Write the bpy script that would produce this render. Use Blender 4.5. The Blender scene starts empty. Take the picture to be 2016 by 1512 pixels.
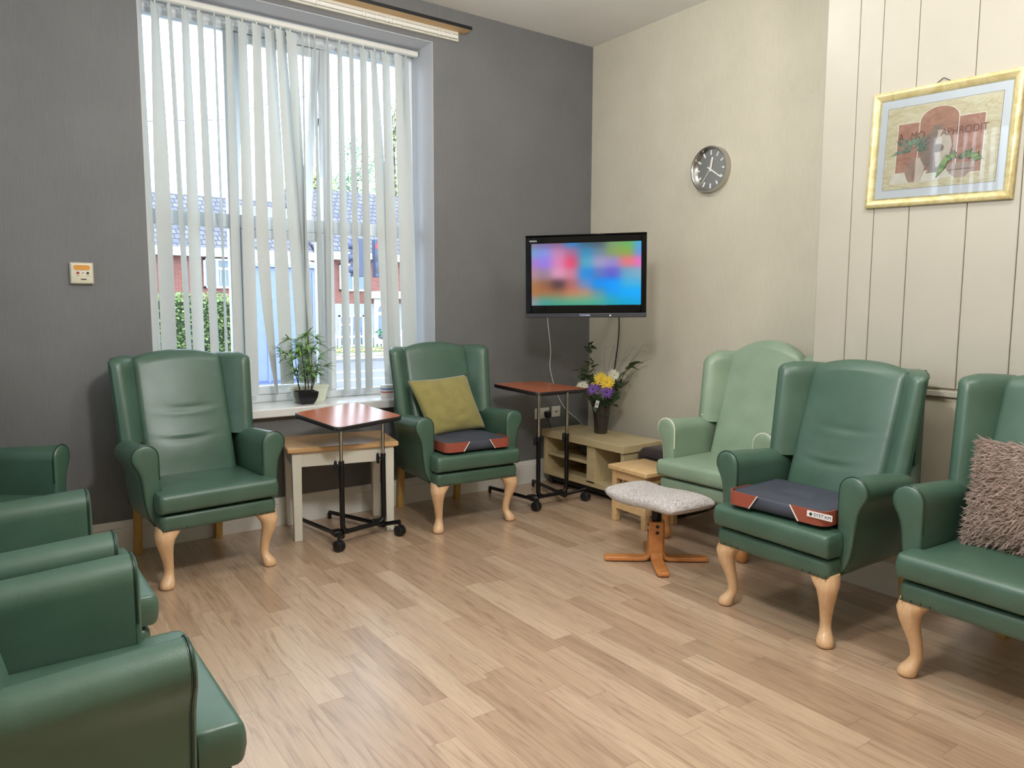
import bpy, bmesh, math, random
from mathutils import Vector, Matrix, Euler
PI = math.pi
random.seed(7)
SC = bpy.context.scene
COL = SC.collection

# ------------------------------------------------------------------ camera, world, lights, exposure
cd = bpy.data.cameras.new('camera')
cam = bpy.data.objects.new('camera', cd); COL.objects.link(cam); SC.camera = cam
cd.sensor_fit = 'HORIZONTAL'; cd.sensor_width = 36.0; cd.lens = 1470.17 / 2016 * 36.0
cd.clip_start = 0.02; cd.clip_end = 400
cr = Vector((0.809907, -0.586551, 0.002974)); cu = Vector((0.058519, 0.085844, 0.994589)); cf = Vector((0.583632, 0.805350, -0.103850))
cam.matrix_world = Matrix(((cr.x, cu.x, -cf.x, -4.3182), (cr.y, cu.y, -cf.y, -4.8264), (cr.z, cu.z, -cf.z, 1.45), (0, 0, 0, 1)))

SC.view_settings.view_transform = 'Standard'
SC.view_settings.look = 'None'
SC.view_settings.exposure = 0.33
SC.view_settings.gamma = 1.0
SC.view_settings.use_curve_mapping = False
SC.cycles.use_denoising = True
SC.cycles.max_bounces = 10
SC.cycles.transparent_max_bounces = 16
SC.cycles.sample_clamp_indirect = 6.0

W = bpy.data.worlds.new('overcast_sky'); SC.world = W; W.use_nodes = True
W.node_tree.nodes['Background'].inputs[0].default_value = (0.79, 0.90, 1.0, 1)
W.node_tree.nodes['Background'].inputs[1].default_value = 5.2

def ceiling_lamp(x, y, z, power):
    l = bpy.data.lights.new('ceiling_lamp', 'POINT'); l.energy = power; l.shadow_soft_size = 0.15; l.color = (1.0, 1.0, 0.985)
    o = bpy.data.objects.new('ceiling_lamp_light', l); COL.objects.link(o); o.location = (x, y, z)
ceiling_lamp(-1.85, -1.75, 3.34, 28)
ceiling_lamp(-3.10, -3.20, 2.66, 112)
ceiling_lamp(-1.90, -4.00, 3.34, 42)  # added fill for the dark far corner, not a known fitting

# ------------------------------------------------------------------ helpers: colour, materials
def L(r, g, b):
    f = lambda c: (c / 255) / 12.92 if c <= 10.3 else (((c / 255) + 0.055) / 1.055) ** 2.4
    return (f(r), f(g), f(b), 1)

class NT:
    def __init__(s, name):
        s.m = bpy.data.materials.new(name); s.m.use_nodes = True; s.t = s.m.node_tree
        s.b = s.t.nodes['Principled BSDF']; s.out = s.t.nodes['Material Output']
    def n(s, typ, ins=None, **kw):
        x = s.t.nodes.new('ShaderNode' + typ)
        for k, v in kw.items(): setattr(x, k, v)
        for k, v in (ins or {}).items(): s.set(x, k, v)
        return x
    def set(s, node, k, v):
        i = node.inputs[k]
        if isinstance(v, bpy.types.NodeSocket): s.t.links.new(v, i)
        else: i.default_value = v
    def P(s, **kw):
        for k, v in kw.items(): s.set(s.b, k.replace('_', ' '), v)
    def math(s, op, a, b=0.0, c=0.0):
        x = s.n('Math', operation=op); s.set(x, 0, a); s.set(x, 1, b)
        if op in ('MULTIPLY_ADD', 'COMPARE'): s.set(x, 2, c)
        return x.outputs[0]
    def mix(s, fac, a, b, blend='MIX'):
        x = s.n('Mix', data_type='RGBA', blend_type=blend); s.set(x, 0, fac); s.set(x, 6, a); s.set(x, 7, b)
        return x.outputs[2]
    def obj(s, scale=(1, 1, 1)):
        tc = s.n('TexCoord'); mp = s.n('Mapping', {'Vector': tc.outputs['Object'], 'Scale': scale}); return mp.outputs[0]
    def noise(s, vec, scale=5, detail=3, rough=0.5, dist=0.0):
        return s.n('TexNoise', {'Vector': vec, 'Scale': scale, 'Detail': detail, 'Roughness': rough, 'Distortion': dist}).outputs['Fac']
    def ramp(s, fac, stops):
        x = s.n('ValToRGB', {'Fac': fac}); e = x.color_ramp.elements
        while len(e) < len(stops): e.new(0.5)
        for i, (p, c) in enumerate(stops): e[i].position = p; e[i].color = c
        return x.outputs[0]
    def bump(s, h, strength=0.3, dist=0.002):
        x = s.n('Bump', {'Height': h, 'Strength': strength, 'Distance': dist}); s.set(s.b, 'Normal', x.outputs[0])

def plain(name, col, rough=0.5, metal=0.0, spec=0.5, var=0.06, scale=8, bump=0.0, bscale=200, **kw):
    t = NT(name); v = t.obj()
    c2 = tuple(c * (1 - var) for c in col[:3]) + (1,)
    c3 = tuple(min(1, c * (1 + var)) for c in col[:3]) + (1,)
    t.P(Base_Color=t.ramp(t.noise(v, scale), [(0.3, c2), (0.7, c3)]), Roughness=rough, Metallic=metal)
    t.b.inputs['Specular IOR Level'].default_value = spec
    if bump: t.bump(t.noise(v, bscale, 2), bump, 0.001)
    for k, x in kw.items(): t.set(t.b, k.replace('_', ' '), x)
    return t.m

def wood(name, a, b, axis='X', rough=0.4, scale=1.0):
    t = NT(name)
    s = {'X': (2, 26, 26), 'Y': (26, 2, 26), 'Z': (26, 26, 2)}[axis]
    v = t.obj(tuple(q * scale for q in s))
    n = t.noise(v, 1.6, 5, 0.6, 1.2)
    t.P(Base_Color=t.ramp(n, [(0.3, a), (0.7, b)]), Roughness=rough); t.bump(n, 0.06, 0.001)
    return t.m

def leather(name, a, b, rough=0.34):
    t = NT(name); v = t.obj()
    t.P(Base_Color=t.ramp(t.noise(v, 7, 4), [(0.3, a), (0.72, b)]), Roughness=t.n('MapRange', {'Value': t.noise(v, 5, 3), 'To Min': rough - .05, 'To Max': rough + .08}).outputs[0])
    t.b.inputs['Specular IOR Level'].default_value = 0.65
    g = t.n('TexVoronoi', {'Vector': v, 'Scale': 420}).outputs['Distance']
    t.bump(t.math('ADD', t.math('MULTIPLY', g, 0.5), t.math('MULTIPLY', t.noise(v, 14, 3), 2.2)), 0.16, 0.0022)
    return t.m

def wallpaper(name, a, b, strength=0.35):
    t = NT(name)
    v = t.obj((115, 115, 8)); n1 = t.noise(v, 1.0, 4, 0.65)
    v2 = t.obj((40, 40, 90)); n2 = t.noise(v2, 1.0, 3, 0.6)
    big = t.noise(t.obj(), 2.2, 2)
    h = t.math('ADD', n1, t.math('MULTIPLY', n2, 0.35))
    c = t.mix(t.math('MULTIPLY', t.math('ADD', n1, big), 0.5), a, b)
    t.P(Base_Color=c, Roughness=0.62); t.b.inputs['Specular IOR Level'].default_value = 0.35
    t.bump(h, strength, 0.003)
    return t.m

def floor_material():
    t = NT('oak_effect_vinyl_planks'); tc = t.n('TexCoord')
    mp = t.n('Mapping', {'Vector': tc.outputs['Object'], 'Rotation': (0, 0, math.radians(1.0))})
    xyz = t.n('SeparateXYZ', {'Vector': mp.outputs[0]}); x, y = xyz.outputs[0], xyz.outputs[1]
    u = t.math('DIVIDE', x, 0.104); row = t.math('FLOOR', u); fu = t.math('SUBTRACT', u, row)
    off = t.n('TexWhiteNoise', {'W': row}, noise_dimensions='1D').outputs['Value']
    w = t.math('ADD', t.math('DIVIDE', y, 0.76), t.math('MULTIPLY', off, 7.31)); colm = t.math('FLOOR', w); fw = t.math('SUBTRACT', w, colm)
    cell = t.n('CombineXYZ', {'X': row, 'Y': colm})
    rnd = t.n('TexWhiteNoise', {'Vector': cell.outputs[0]}, noise_dimensions='2D').outputs['Value']
    gx = t.n('CombineXYZ', {'X': t.math('MULTIPLY', x, 34), 'Y': t.math('MULTIPLY', y, 2.4), 'Z': t.math('MULTIPLY', rnd, 40)}).outputs[0]
    g1 = t.noise(gx, 1.0, 5, 0.62, 1.6)
    gx2 = t.n('CombineXYZ', {'X': t.math('MULTIPLY', x, 130), 'Y': t.math('MULTIPLY', y, 5), 'Z': t.math('MULTIPLY', rnd, 60)}).outputs[0]
    g2 = t.noise(gx2, 1.0, 3, 0.6)
    base = t.ramp(rnd, [(0.0, L(172, 144, 119)), (0.25, L(184, 156, 130)), (0.6, L(192, 165, 139)), (1.0, L(202, 177, 151))])
    grain = t.ramp(g1, [(0.30, (0.66, 0.61, 0.56, 1)), (0.48, (0.95, 0.935, 0.92, 1)), (0.70, (1.10, 1.08, 1.05, 1))])
    c = t.mix(1.0, base, grain, 'MULTIPLY')
    fine = t.ramp(g2, [(0.3, (0.86, 0.84, 0.82, 1)), (0.6, (1, 1, 1, 1))])
    c = t.mix(0.6, c, fine, 'MULTIPLY')
    e1 = t.math('MINIMUM', fu, t.math('SUBTRACT', 1.0, fu)); e2 = t.math('MINIMUM', fw, t.math('SUBTRACT', 1.0, fw))
    s1 = t.math('LESS_THAN', e1, 0.012); s2 = t.math('LESS_THAN', e2, 0.0022)
    seam = t.math('MULTIPLY', t.math('MAXIMUM', s1, s2), 0.32)
    c = t.mix(seam, c, L(90, 66, 46))
    t.P(Base_Color=c, Roughness=t.n('MapRange', {'Value': g1, 'To Min': 0.30, 'To Max': 0.42}).outputs[0])
    t.b.inputs['Specular IOR Level'].default_value = 0.7; t.P(Coat_Weight=0.7, Coat_Roughness=0.27, Coat_IOR=1.5)
    t.bump(t.math('SUBTRACT', g1, t.math('MULTIPLY', seam, 2.0)), 0.08, 0.001)
    return t.m

def glass_pane_material():
    t = NT('window_glass'); t.t.nodes.remove(t.b)
    fr = t.n('Fresnel', {'IOR': 1.35}); a = t.n('BsdfTransparent', {'Color': (0.96, 0.98, 1, 1)}); g = t.n('BsdfGlossy', {'Roughness': 0.02})
    m = t.n('MixShader', {0: fr.outputs[0], 1: a.outputs[0], 2: g.outputs[0]}); t.t.links.new(m.outputs[0], t.out.inputs[0]); return t.m

def blind_fabric():
    t = NT('cream_blind_fabric'); t.t.nodes.remove(t.b); v = t.obj((60, 60, 300)); n = t.noise(v, 1, 2)
    c = t.ramp(n, [(0.3, L(214, 220, 220)), (0.7, L(220, 225, 224))])
    d = t.n('BsdfDiffuse', {'Color': c}); tr = t.n('BsdfTranslucent', {'Color': c})
    m = t.n('MixShader', {0: 0.19, 1: d.outputs[0], 2: tr.outputs[0]}); t.t.links.new(m.outputs[0], t.out.inputs[0]); return t.m

def emit(name, col, s):
    t = NT(name); t.P(Base_Color=(0, 0, 0, 1), Emission_Color=col, Emission_Strength=s); return t.m

def brick_material():
    t = NT('red_brick_wall'); tc = t.n('TexCoord'); q = t.n('SeparateXYZ', {'Vector': tc.outputs['Object']})
    v = t.n('CombineXYZ', {'X': q.outputs[0], 'Y': q.outputs[2]}).outputs[0]
    b = t.n('TexBrick', {'Vector': v, 'Color1': L(132, 74, 66), 'Color2': L(112, 62, 56), 'Mortar': L(140, 116, 106), 'Scale': 1.0, 'Mortar Size': 0.008, 'Brick Width': 0.24, 'Row Height': 0.08, 'Bias': 0.0})
    t.P(Base_Color=b.outputs[0], Roughness=0.9); return t.m

def roof_material():
    t = NT('slate_blue_roof_tiles'); tc = t.n('TexCoord'); q = t.n('SeparateXYZ', {'Vector': tc.outputs['Object']})
    v = t.n('CombineXYZ', {'X': q.outputs[0], 'Y': t.math('MULTIPLY', q.outputs[2], 1.0)}).outputs[0]
    b = t.n('TexBrick', {'Vector': v, 'Color1': L(104, 103, 116), 'Color2': L(84, 84, 98), 'Mortar': L(48, 48, 58), 'Scale': 1.0, 'Mortar Size': 0.035, 'Mortar Smooth': 0.6, 'Brick Width': 0.32, 'Row Height': 0.24, 'Bias': 0.0})
    t.P(Base_Color=b.outputs[0], Roughness=0.7); t.bump(b.outputs['Fac'], 0.5, 0.03); return t.m

M = {}
M['green'] = leather('dark_green_vinyl', L(62, 89, 73), L(70, 98, 82), 0.37)
M['pale_green'] = leather('pale_sage_vinyl', L(130, 151, 127), L(142, 163, 139), 0.36)
M['green_piping'] = plain('dark_green_piping', L(28, 54, 41), 0.35)
M['cream_piping'] = plain('cream_piping', L(226, 222, 200), 0.4)
M['beech'] = wood('pale_beech', L(206, 164, 122), L(224, 186, 146), 'Z', 0.35)
M['yellow_wood'] = wood('rough_yellow_wood', L(176, 136, 70), L(196, 158, 88), 'Z', 0.6)
M['orange_wood'] = wood('orange_varnished_beech', L(186, 116, 62), L(208, 140, 82), 'X', 0.28)
M['bun_wood'] = wood('varnished_brown_beech', L(180, 118, 66), L(200, 140, 86), 'Z', 0.25)
M['stud'] = plain('dark_brass', L(96, 88, 70), 0.35, 0.9)
M['floor'] = floor_material()
M['grey_wall'] = wallpaper('grey_textured_wallpaper', L(94, 94, 95), L(128, 128, 128), 0.6)
M['reveal'] = wallpaper('pale_grey_reveal_wallpaper', L(186, 188, 194), L(206, 208, 214), 0.35)
M['cream_wall'] = wallpaper('cream_textured_wallpaper', L(182, 175, 157), L(220, 213, 194), 0.55)
M['panel'] = plain('cream_painted_boards', L(178, 172, 158), 0.42, var=0.03, scale=3)
M['groove'] = plain('groove_shadow_gap', L(120, 110, 96), 0.7)
M['lower_board'] = plain('beige_lower_board', L(196, 186, 166), 0.5)
M['ceiling'] = plain('off_white_ceiling', L(236, 234, 230), 0.8, var=0.03, scale=2, bump=0.1, bscale=30)
M['skirting'] = plain('white_gloss_skirting', L(222, 219, 212), 0.35, var=0.03)
M['upvc'] = plain('white_upvc', L(226, 229, 230), 0.3, var=0.02)
M['sill'] = plain('white_gloss_sill', L(226, 226, 224), 0.22, var=0.03)
M['glass'] = glass_pane_material()
M['blind'] = blind_fabric()
M['white_plastic'] = plain('white_plastic', L(226, 224, 216), 0.35, var=0.02)
M['cream_plastic'] = plain('cream_plastic', L(205, 198, 176), 0.4, var=0.03)
M['black_plastic'] = plain('black_plastic', L(20, 20, 24), 0.4)
M['black_metal'] = plain('black_painted_steel', L(14, 14, 17), 0.32, 0.2)
M['gloss_black'] = plain('gloss_black_bezel', L(7, 7, 9), 0.08, spec=.18)
M['dark_grey'] = plain('dark_grey_plastic', L(48, 48, 54), 0.35)
M['chrome'] = plain('chrome', L(205, 205, 205), 0.12, 1.0)
M['steel'] = plain('brushed_silver', L(190, 188, 184), 0.25, 1.0)
M['rubber'] = plain('black_rubber', L(22, 22, 24), 0.6)
M['laminate'] = wood('orange_cherry_laminate', L(172, 94, 62), L(180, 102, 68), 'X', 0.24, 0.5)
M['edge'] = plain('black_rubber_edge', L(30, 25, 27), 0.35)
M['oak'] = wood('pale_oak', L(190, 146, 98), L(212, 172, 124), 'X', 0.35)
M['cream_paint'] = plain('cream_painted_wood', L(214, 210, 196), 0.4, var=0.03)
M['stand'] = wood('pale_maple_veneer', L(188, 168, 126), L(202, 184, 144), 'Y', 0.33, 0.4)
M['stand_dark'] = plain('black_board', L(18, 18, 20), 0.6)
M['pine'] = wood('light_pine', L(204, 166, 116), L(224, 190, 142), 'X', 0.45)
M['dark_leather'] = leather('dark_brown_leather', L(46, 40, 40), L(60, 54, 52), 0.35)
M['navy'] = plain('navy_nylon', L(60, 64, 76), 0.55, bump=0.3, bscale=18, var=0.12)
M['rust'] = plain('rust_nylon', L(150, 74, 56), 0.6, bump=0.2, bscale=25)
M['olive'] = plain('olive_velour', L(140, 130, 74), 0.9, var=0.12, scale=14, bump=0.3, bscale=40, Sheen_Weight=0.3)
M['fur'] = plain('grey_brown_shag', L(162, 142, 132), 0.9, var=0.22, scale=30)
M['white_matt'] = plain('white_card', L(232, 230, 226), 0.6)
M['ink'] = plain('dark_ink', L(40, 38, 36), 0.6)
M['blue_ink'] = plain('navy_ink', L(44, 62, 104), 0.6)
M['brick'] = brick_material(); M['roof'] = roof_material()

def tweed():
    t = NT('grey_flecked_tweed'); v = t.obj((1, 1, 1))
    n = t.noise(t.obj((70, 170, 70)), 1, 3, 0.7); n2 = t.noise(v, 130, 2)
    t.P(Base_Color=t.ramp(t.math('MULTIPLY', t.math('ADD', n, n2), 0.5), [(0.36, L(112, 102, 98)), (0.45, L(180, 172, 168)), (0.58, L(206, 200, 198))]), Roughness=0.9)
    w = t.n('TexWave', {'Vector': v, 'Scale': 14.0, 'Distortion': 2.0}, bands_direction='Y').outputs['Fac']
    t.bump(t.math('ADD', n, t.math('MULTIPLY', w, 0.4)), 0.5, 0.004); return t.m
M['tweed'] = tweed()

# ------------------------------------------------------------------ helpers: meshes and objects
class MB:
    def __init__(s): s.v = []; s.f = []; s.mi = []; s.cur = 0
    def add(s, vs, fs):
        o = len(s.v); s.v += [tuple(q) for q in vs]; s.f += [tuple(i + o for i in q) for q in fs]; s.mi += [s.cur] * len(fs); return s
    def box(s, x0, x1, y0, y1, z0, z1, m=None):
        vs = [Vector((x, y, z)) for x in (x0, x1) for y in (y0, y1) for z in (z0, z1)]
        if m: vs = [m @ q for q in vs]
        return s.add(vs, [(0, 1, 3, 2), (4, 6, 7, 5), (0, 4, 5, 1), (2, 3, 7, 6), (0, 2, 6, 4), (1, 5, 7, 3)])
    def loft(s, rings, cap=True, closed=True, close_path=False):
        n = len(rings[0]); vs = [q for r in rings for q in r]; fs = []; R = len(rings)
        for i in range(R if close_path else R - 1):
            for j in range(n if closed else n - 1):
                k = (j + 1) % n; i2 = (i + 1) % R
                fs.append((i * n + j, i * n + k, i2 * n + k, i2 * n + j))
        if cap and not close_path: fs += [tuple(range(n)), tuple((R - 1) * n + j for j in range(n))[::-1]]
        return s.add(vs, fs)
    def tube(s, path, r, n=8, cap=True, loop=False):
        P = [Vector(p) for p in path]; N = len(P); rr = r if isinstance(r, (list, tuple)) else [r] * N; rings = []; up = None
        for i in range(N):
            d = (P[(i + 1) % N] - P[i - 1]) if loop else (P[min(i + 1, N - 1)] - P[max(i - 1, 0)])
            d = d.normalized() if d.length > 1e-9 else Vector((0, 0, 1))
            if up is None: up = Vector((0, 0, 1)) if abs(d.z) < 0.9 else Vector((1, 0, 0))
            a = d.cross(up)
            if a.length < 1e-6: a = d.orthogonal()
            a.normalize(); up = a.cross(d).normalized(); 
            rings.append([P[i] + (a * math.cos(2 * PI * k / n) + up * math.sin(2 * PI * k / n)) * rr[i] for k in range(n)])
        return s.loft(rings, cap, True, loop)
    def cyl(s, p0, p1, r0, r1=None, n=20):
        return s.tube([p0, p1], [r0, r0 if r1 is None else r1], n)
    def lathe(s, prof, n=28, c=(0, 0, 0), m=None):
        c = Vector(c); rings = [[Vector((max(r, 1e-5) * math.cos(2 * PI * k / n), max(r, 1e-5) * math.sin(2 * PI * k / n), z)) for k in range(n)] for r, z in prof]
        rings = [[(m @ q if m else q) + c for q in r] for r in rings]
        return s.loft(rings)
    def sphere(s, c, r, n=10, sc=(1, 1, 1)):
        prof = [(math.sin(PI * i / n), -math.cos(PI * i / n)) for i in range(n + 1)]
        return s.lathe([(a * r, b * r) for a, b in prof], n * 2, c, Matrix.Diagonal((*sc, 1)).to_4x4())
    def prism(s, poly, d0, d1, f):          # poly of 2-D points, extruded from d0 to d1; f(a, b, d) -> point
        n = len(poly); vs = [f(a, b, d0) for a, b in poly] + [f(a, b, d1) for a, b in poly]
        fs = [tuple(range(n)), tuple(range(2 * n - 1, n - 1, -1))] + [(i, i + n, (i + 1) % n + n, (i + 1) % n) for i in range(n)]
        return s.add(vs, fs)
    def poly(s, pts): return s.add(pts, [tuple(range(len(pts)))])
    def build(s, name, mat, parent=None, smooth=True, angle=38, bevel=0.0, seg=2, loc=None, normals=True, subsurf=0):
        me = bpy.data.meshes.new(name); me.from_pydata(s.v, [], s.f)
        for m in (mat if isinstance(mat, (list, tuple)) else [mat]): me.materials.append(m)
        if max(s.mi or [0]) > 0: me.polygons.foreach_set('material_index', s.mi)
        if normals:
            bm = bmesh.new(); bm.from_mesh(me); bmesh.ops.recalc_face_normals(bm, faces=bm.faces); bm.to_mesh(me); bm.free()
        if smooth:
            me.shade_smooth(); me.set_sharp_from_angle(angle=math.radians(angle))
        o = bpy.data.objects.new(name, me); COL.objects.link(o)
        if parent: o.parent = parent
        if loc: o.location = loc
        if bevel:
            b = o.modifiers.new('bevel', 'BEVEL'); b.width = bevel; b.segments = seg; b.limit_method = 'ANGLE'; b.angle_limit = math.radians(40)
        if subsurf:
            b = o.modifiers.new('subdivision', 'SUBSURF'); b.levels = subsurf; b.render_levels = subsurf
        return o

def tag(o, label=None, cat=None, group=None, kind=None):
    if label: o['label'] = label
    if cat: o['category'] = cat
    if group: o['group'] = group
    if kind: o['kind'] = kind
    return o
def thing(name, label, cat, loc=(0, 0, 0), rz=0.0, group=None, rot=None):
    o = bpy.data.objects.new(name, None); COL.objects.link(o); o.location = loc; o.empty_display_size = 0.1
    o.rotation_euler = rot if rot else (0, 0, rz)
    return tag(o, label, cat, group)
def structure(o, label=None): o['kind'] = 'structure'; (label and o.__setitem__('label', label)); return o
def dup(root, loc, rz, label):
    def cp(o, parent):
        c = o.copy(); COL.objects.link(c)
        if parent: c.parent = parent
        for ch in o.children: cp(ch, c)
        return c
    c = cp(root, None); c.location = loc; c.rotation_euler = (0, 0, rz); c['label'] = label
    return c
def box(name, mat, d, parent=None, bevel=0.004, **kw): return MB().box(*d).build(name, mat, parent, bevel=bevel, **kw)
def text(name, body, size, mat, parent, loc, rot=(PI / 2, 0, 0), depth=0.0004, sx=1.0, shear=0.0, align='CENTER'):
    c = bpy.data.curves.new(name, 'FONT'); c.body = body; c.size = size; c.extrude = depth; c.align_x = align; c.align_y = 'CENTER'; c.shear = shear
    t = bpy.data.objects.new(name, c); COL.objects.link(t)
    bpy.context.view_layer.update()
    me = bpy.data.meshes.new_from_object(t.evaluated_get(bpy.context.evaluated_depsgraph_get())); me.name = name
    COL.objects.unlink(t); bpy.data.objects.remove(t)
    me.materials.clear(); me.materials.append(mat)
    o = bpy.data.objects.new(name, me); COL.objects.link(o); o.parent = parent; o.location = loc; o.rotation_euler = rot; o.scale = (sx, 1, 1)
    return o
def lerp(a, b, t): return a + (b - a) * t
def rrect(x0, x1, y0, y1, r, n=4):
    p = []
    for cx, cy, a in ((x1 - r, y1 - r, 0), (x0 + r, y1 - r, PI / 2), (x0 + r, y0 + r, PI), (x1 - r, y0 + r, 1.5 * PI)):
        for i in range(n + 1):
            t = a + PI / 2 * i / n; p.append((cx + r * math.cos(t), cy + r * math.sin(t)))
    return p

# ------------------------------------------------------------------ the room
HC = 3.583; XL, XR, ZT, ZS = -3.449, -1.527, 3.321, 0.785      # ceiling height; window opening
LW, BW = -5.15, -6.6; RD = 0.30                                # left wall, back wall, depth of the reveal
structure(box('floor', M['floor'], (LW - .2, 0.25, BW - .2, 0.0, -0.1, 0.0), bevel=0))
structure(box('ceiling', M['ceiling'], (LW - .2, 0.25, BW - .2, 0.32, HC, HC + .1), bevel=0))
w = MB()
w.box(LW - .2, XL, 0, .45, -0.1, HC); w.box(XR, 0.25, 0, .45, -0.1, HC); w.box(XL, XR, 0, .45, ZT, HC); w.box(XL, XR, 0, .45, -0.1, ZS - .06)
structure(w.build('wall_window', M['grey_wall'], smooth=False))
rv = MB()
rv.box(XL, XL + .004, 0.001, .33, ZS, ZT - .004); rv.box(XR - .004, XR, 0.001, .33, ZS, ZT - .004); rv.box(XL, XR, 0.001, .33, ZT - .004, ZT)
structure(rv.build('trim_1', M['reveal'], smooth=False))
structure(box('wall_right', M['cream_wall'], (0, .25, BW, 0.0, -0.1, HC), bevel=0))
SIDE = ((-2.95, -0.80),)                 # the daylight window of the left wall, out of the frame
wl = MB(); wl.box(LW - .2, LW, BW, -2.95, -0.1, HC); wl.box(LW - .2, LW, -0.80, 0.0, -0.1, HC)
for VA, VB in SIDE: wl.box(LW - .2, LW, VA, VB, ZT, HC); wl.box(LW - .2, LW, VA, VB, -0.1, ZS)
structure(wl.build('wall_left', M['cream_wall'], smooth=False))
for wi, (VA, VB) in enumerate(SIDE):
    w2 = thing('window_%d' % (wi + 2), None, None, (LW - .16, 0, 0)); w2['kind'] = 'structure'
    f2 = MB(); f2.box(-.03, .04, VA, VA + .06, ZS, ZT); f2.box(-.03, .04, VB - .06, VB, ZS, ZT); f2.box(-.03, .04, VA, VB, ZT - .09, ZT); f2.box(-.03, .04, VA, VB, ZS, ZS + .06); f2.box(-.03, .04, VA, VB, 1.955, 2.048)
    for q in (VA + .64, VA + 1.30): f2.box(-.03, .04, q - .036, q + .036, ZS, ZT)
    f2.build('window_frame', M['upvc'], w2, bevel=0.006)
    MB().box(.0, .006, VA + .03, VB - .03, ZS + .03, ZT - .05).build('pane', M['glass'], w2, smooth=False)
structure(box('wall_back', M['cream_wall'], (LW - .2, .25, BW - .2, BW, -0.1, HC), bevel=0))
# chimney breast clad in grooved boards
BX, BY0, BY1 = -0.619, -2.506, -4.75
structure(box('wall_breast', M['lower_board'], (BX + .012, -0.001, BY1, BY0 - .012, 0, HC), bevel=0))
pm = MB(); ed = [BY0, -2.684, -2.804, -2.978, -3.238, -3.452, -3.68, -3.93, -4.16, -4.40, BY1]
for a, b in zip(ed[:-1], ed[1:]): pm.box(BX, BX + .0115, b + .0012, a - (.0012 if a != BY0 else 0), 1.070, HC)
pm.box(BX + .0115, -0.001, BY0 - .0115, BY0, 1.070, HC)
structure(pm.build('wall_breast_boards', M['panel'], bevel=0.003))
structure(box('trim_2', M['panel'], (BX - .004, BX + .011, BY1, BY0 + .002, 1.030, 1.058), bevel=0.003))
# skirting boards with a moulded top
def skirting(name, p0, p1, n, h=0.185):
    prof = [(0, 0), (0.022, 0), (0.022, h * .72), (0.018, h * .75), (0.020, h * .80), (0.016, h * .86), (0.013, h * .93), (0.008, h), (0, h)]
    p0, p1, n = Vector(p0), Vector(p1), Vector(n)
    r = [[p + n * a + Vector((0, 0, b)) for a, b in prof] for p in (p0, p1)]
    structure(MB().loft(r).build(name, M['skirting'], smooth=False))
skirting('baseboard_window', (LW, -0.0005, 0), (-0.001, -0.0005, 0), (0, -1, 0))
skirting('baseboard_right', (-0.0005, -0.024, 0), (-0.0005, BY0, 0), (-1, 0, 0))
skirting('baseboard_breast', (BX + .0115, BY0, 0), (BX + .0115, BY1, 0), (-1, 0, 0), 0.16)
skirting('baseboard_left', (LW + .0005, -0.024, 0), (LW + .0005, BW, 0), (1, 0, 0))
# window sill board
sl = box('trim_3', M['sill'], (XL - .05, XR + .05, -0.055, RD + .02, ZS - .058, ZS), bevel=0.008); structure(sl)

# window: frame, mullions, transom, sashes and glass
win = thing('window_1', None, None, (0, 0, 0)); win['kind'] = 'structure'; win['label'] = 'white upvc window of three lights behind the vertical blind'
Y0, Y1 = RD, RD + .07
fr = MB()
fr.box(XL + .004, XL + .065, Y0, Y1, ZS, ZT - .005); fr.box(XR - .065, XR - .004, Y0, Y1, ZS, ZT - .005)
fr.box(XL + .065, XR - .065, Y0, Y1, ZT - .11, ZT - .005); fr.box(XL + .065, XR - .065, Y0, Y1, ZS, ZS + .055)
fr.build('window_frame', M['upvc'], win, bevel=0.008)
MX1, MX2 = -2.862, -2.212
for x in (MX1, MX2): box('mullion', M['upvc'], (x - .036, x + .036, Y0 + .001, Y1, ZS + .055, ZT - .11), win, 0.008)
for a, b in ((XL + .065, MX1 - .036), (MX1 + .036, MX2 - .036), (MX2 + .036, XR - .065)):
    box('transom', M['upvc'], (a, b, Y0 + .002, Y1, 1.955, 2.048), win, 0.008)
def pane(a, b, z0, z1, y, parent): box('pane', M['glass'], (a, b, y, y + .006, z0, z1), parent, 0)
for a, b in ((XL + .065, MX1 - .036), (MX2 + .036, XR - .065)):
    pane(a, b, ZS + .055, 1.955, Y0 + .03, win); pane(a, b, 2.048, ZT - .11, Y0 + .03, win)
def sash(a, b, z0, z1, wd=.058):
    s = MB(); d0, d1 = -.012, .045
    s.box(a, a + wd, d0, d1, z0, z1); s.box(b - wd, b, d0, d1, z0, z1); s.box(a + wd, b - wd, d0, d1, z1 - wd, z1); s.box(a + wd, b - wd, d0, d1, z0, z0 + wd)
    return s
c0, c1 = MX1 + .037, MX2 - .037
low = sash(c0, c1, ZS + .056, 1.954).build('sash', M['upvc'], win, bevel=0.006); low.location = (0, Y0 + .005, 0)
pane(c0 + .058, c1 - .058, ZS + .114, 1.896, .02, low)
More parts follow.
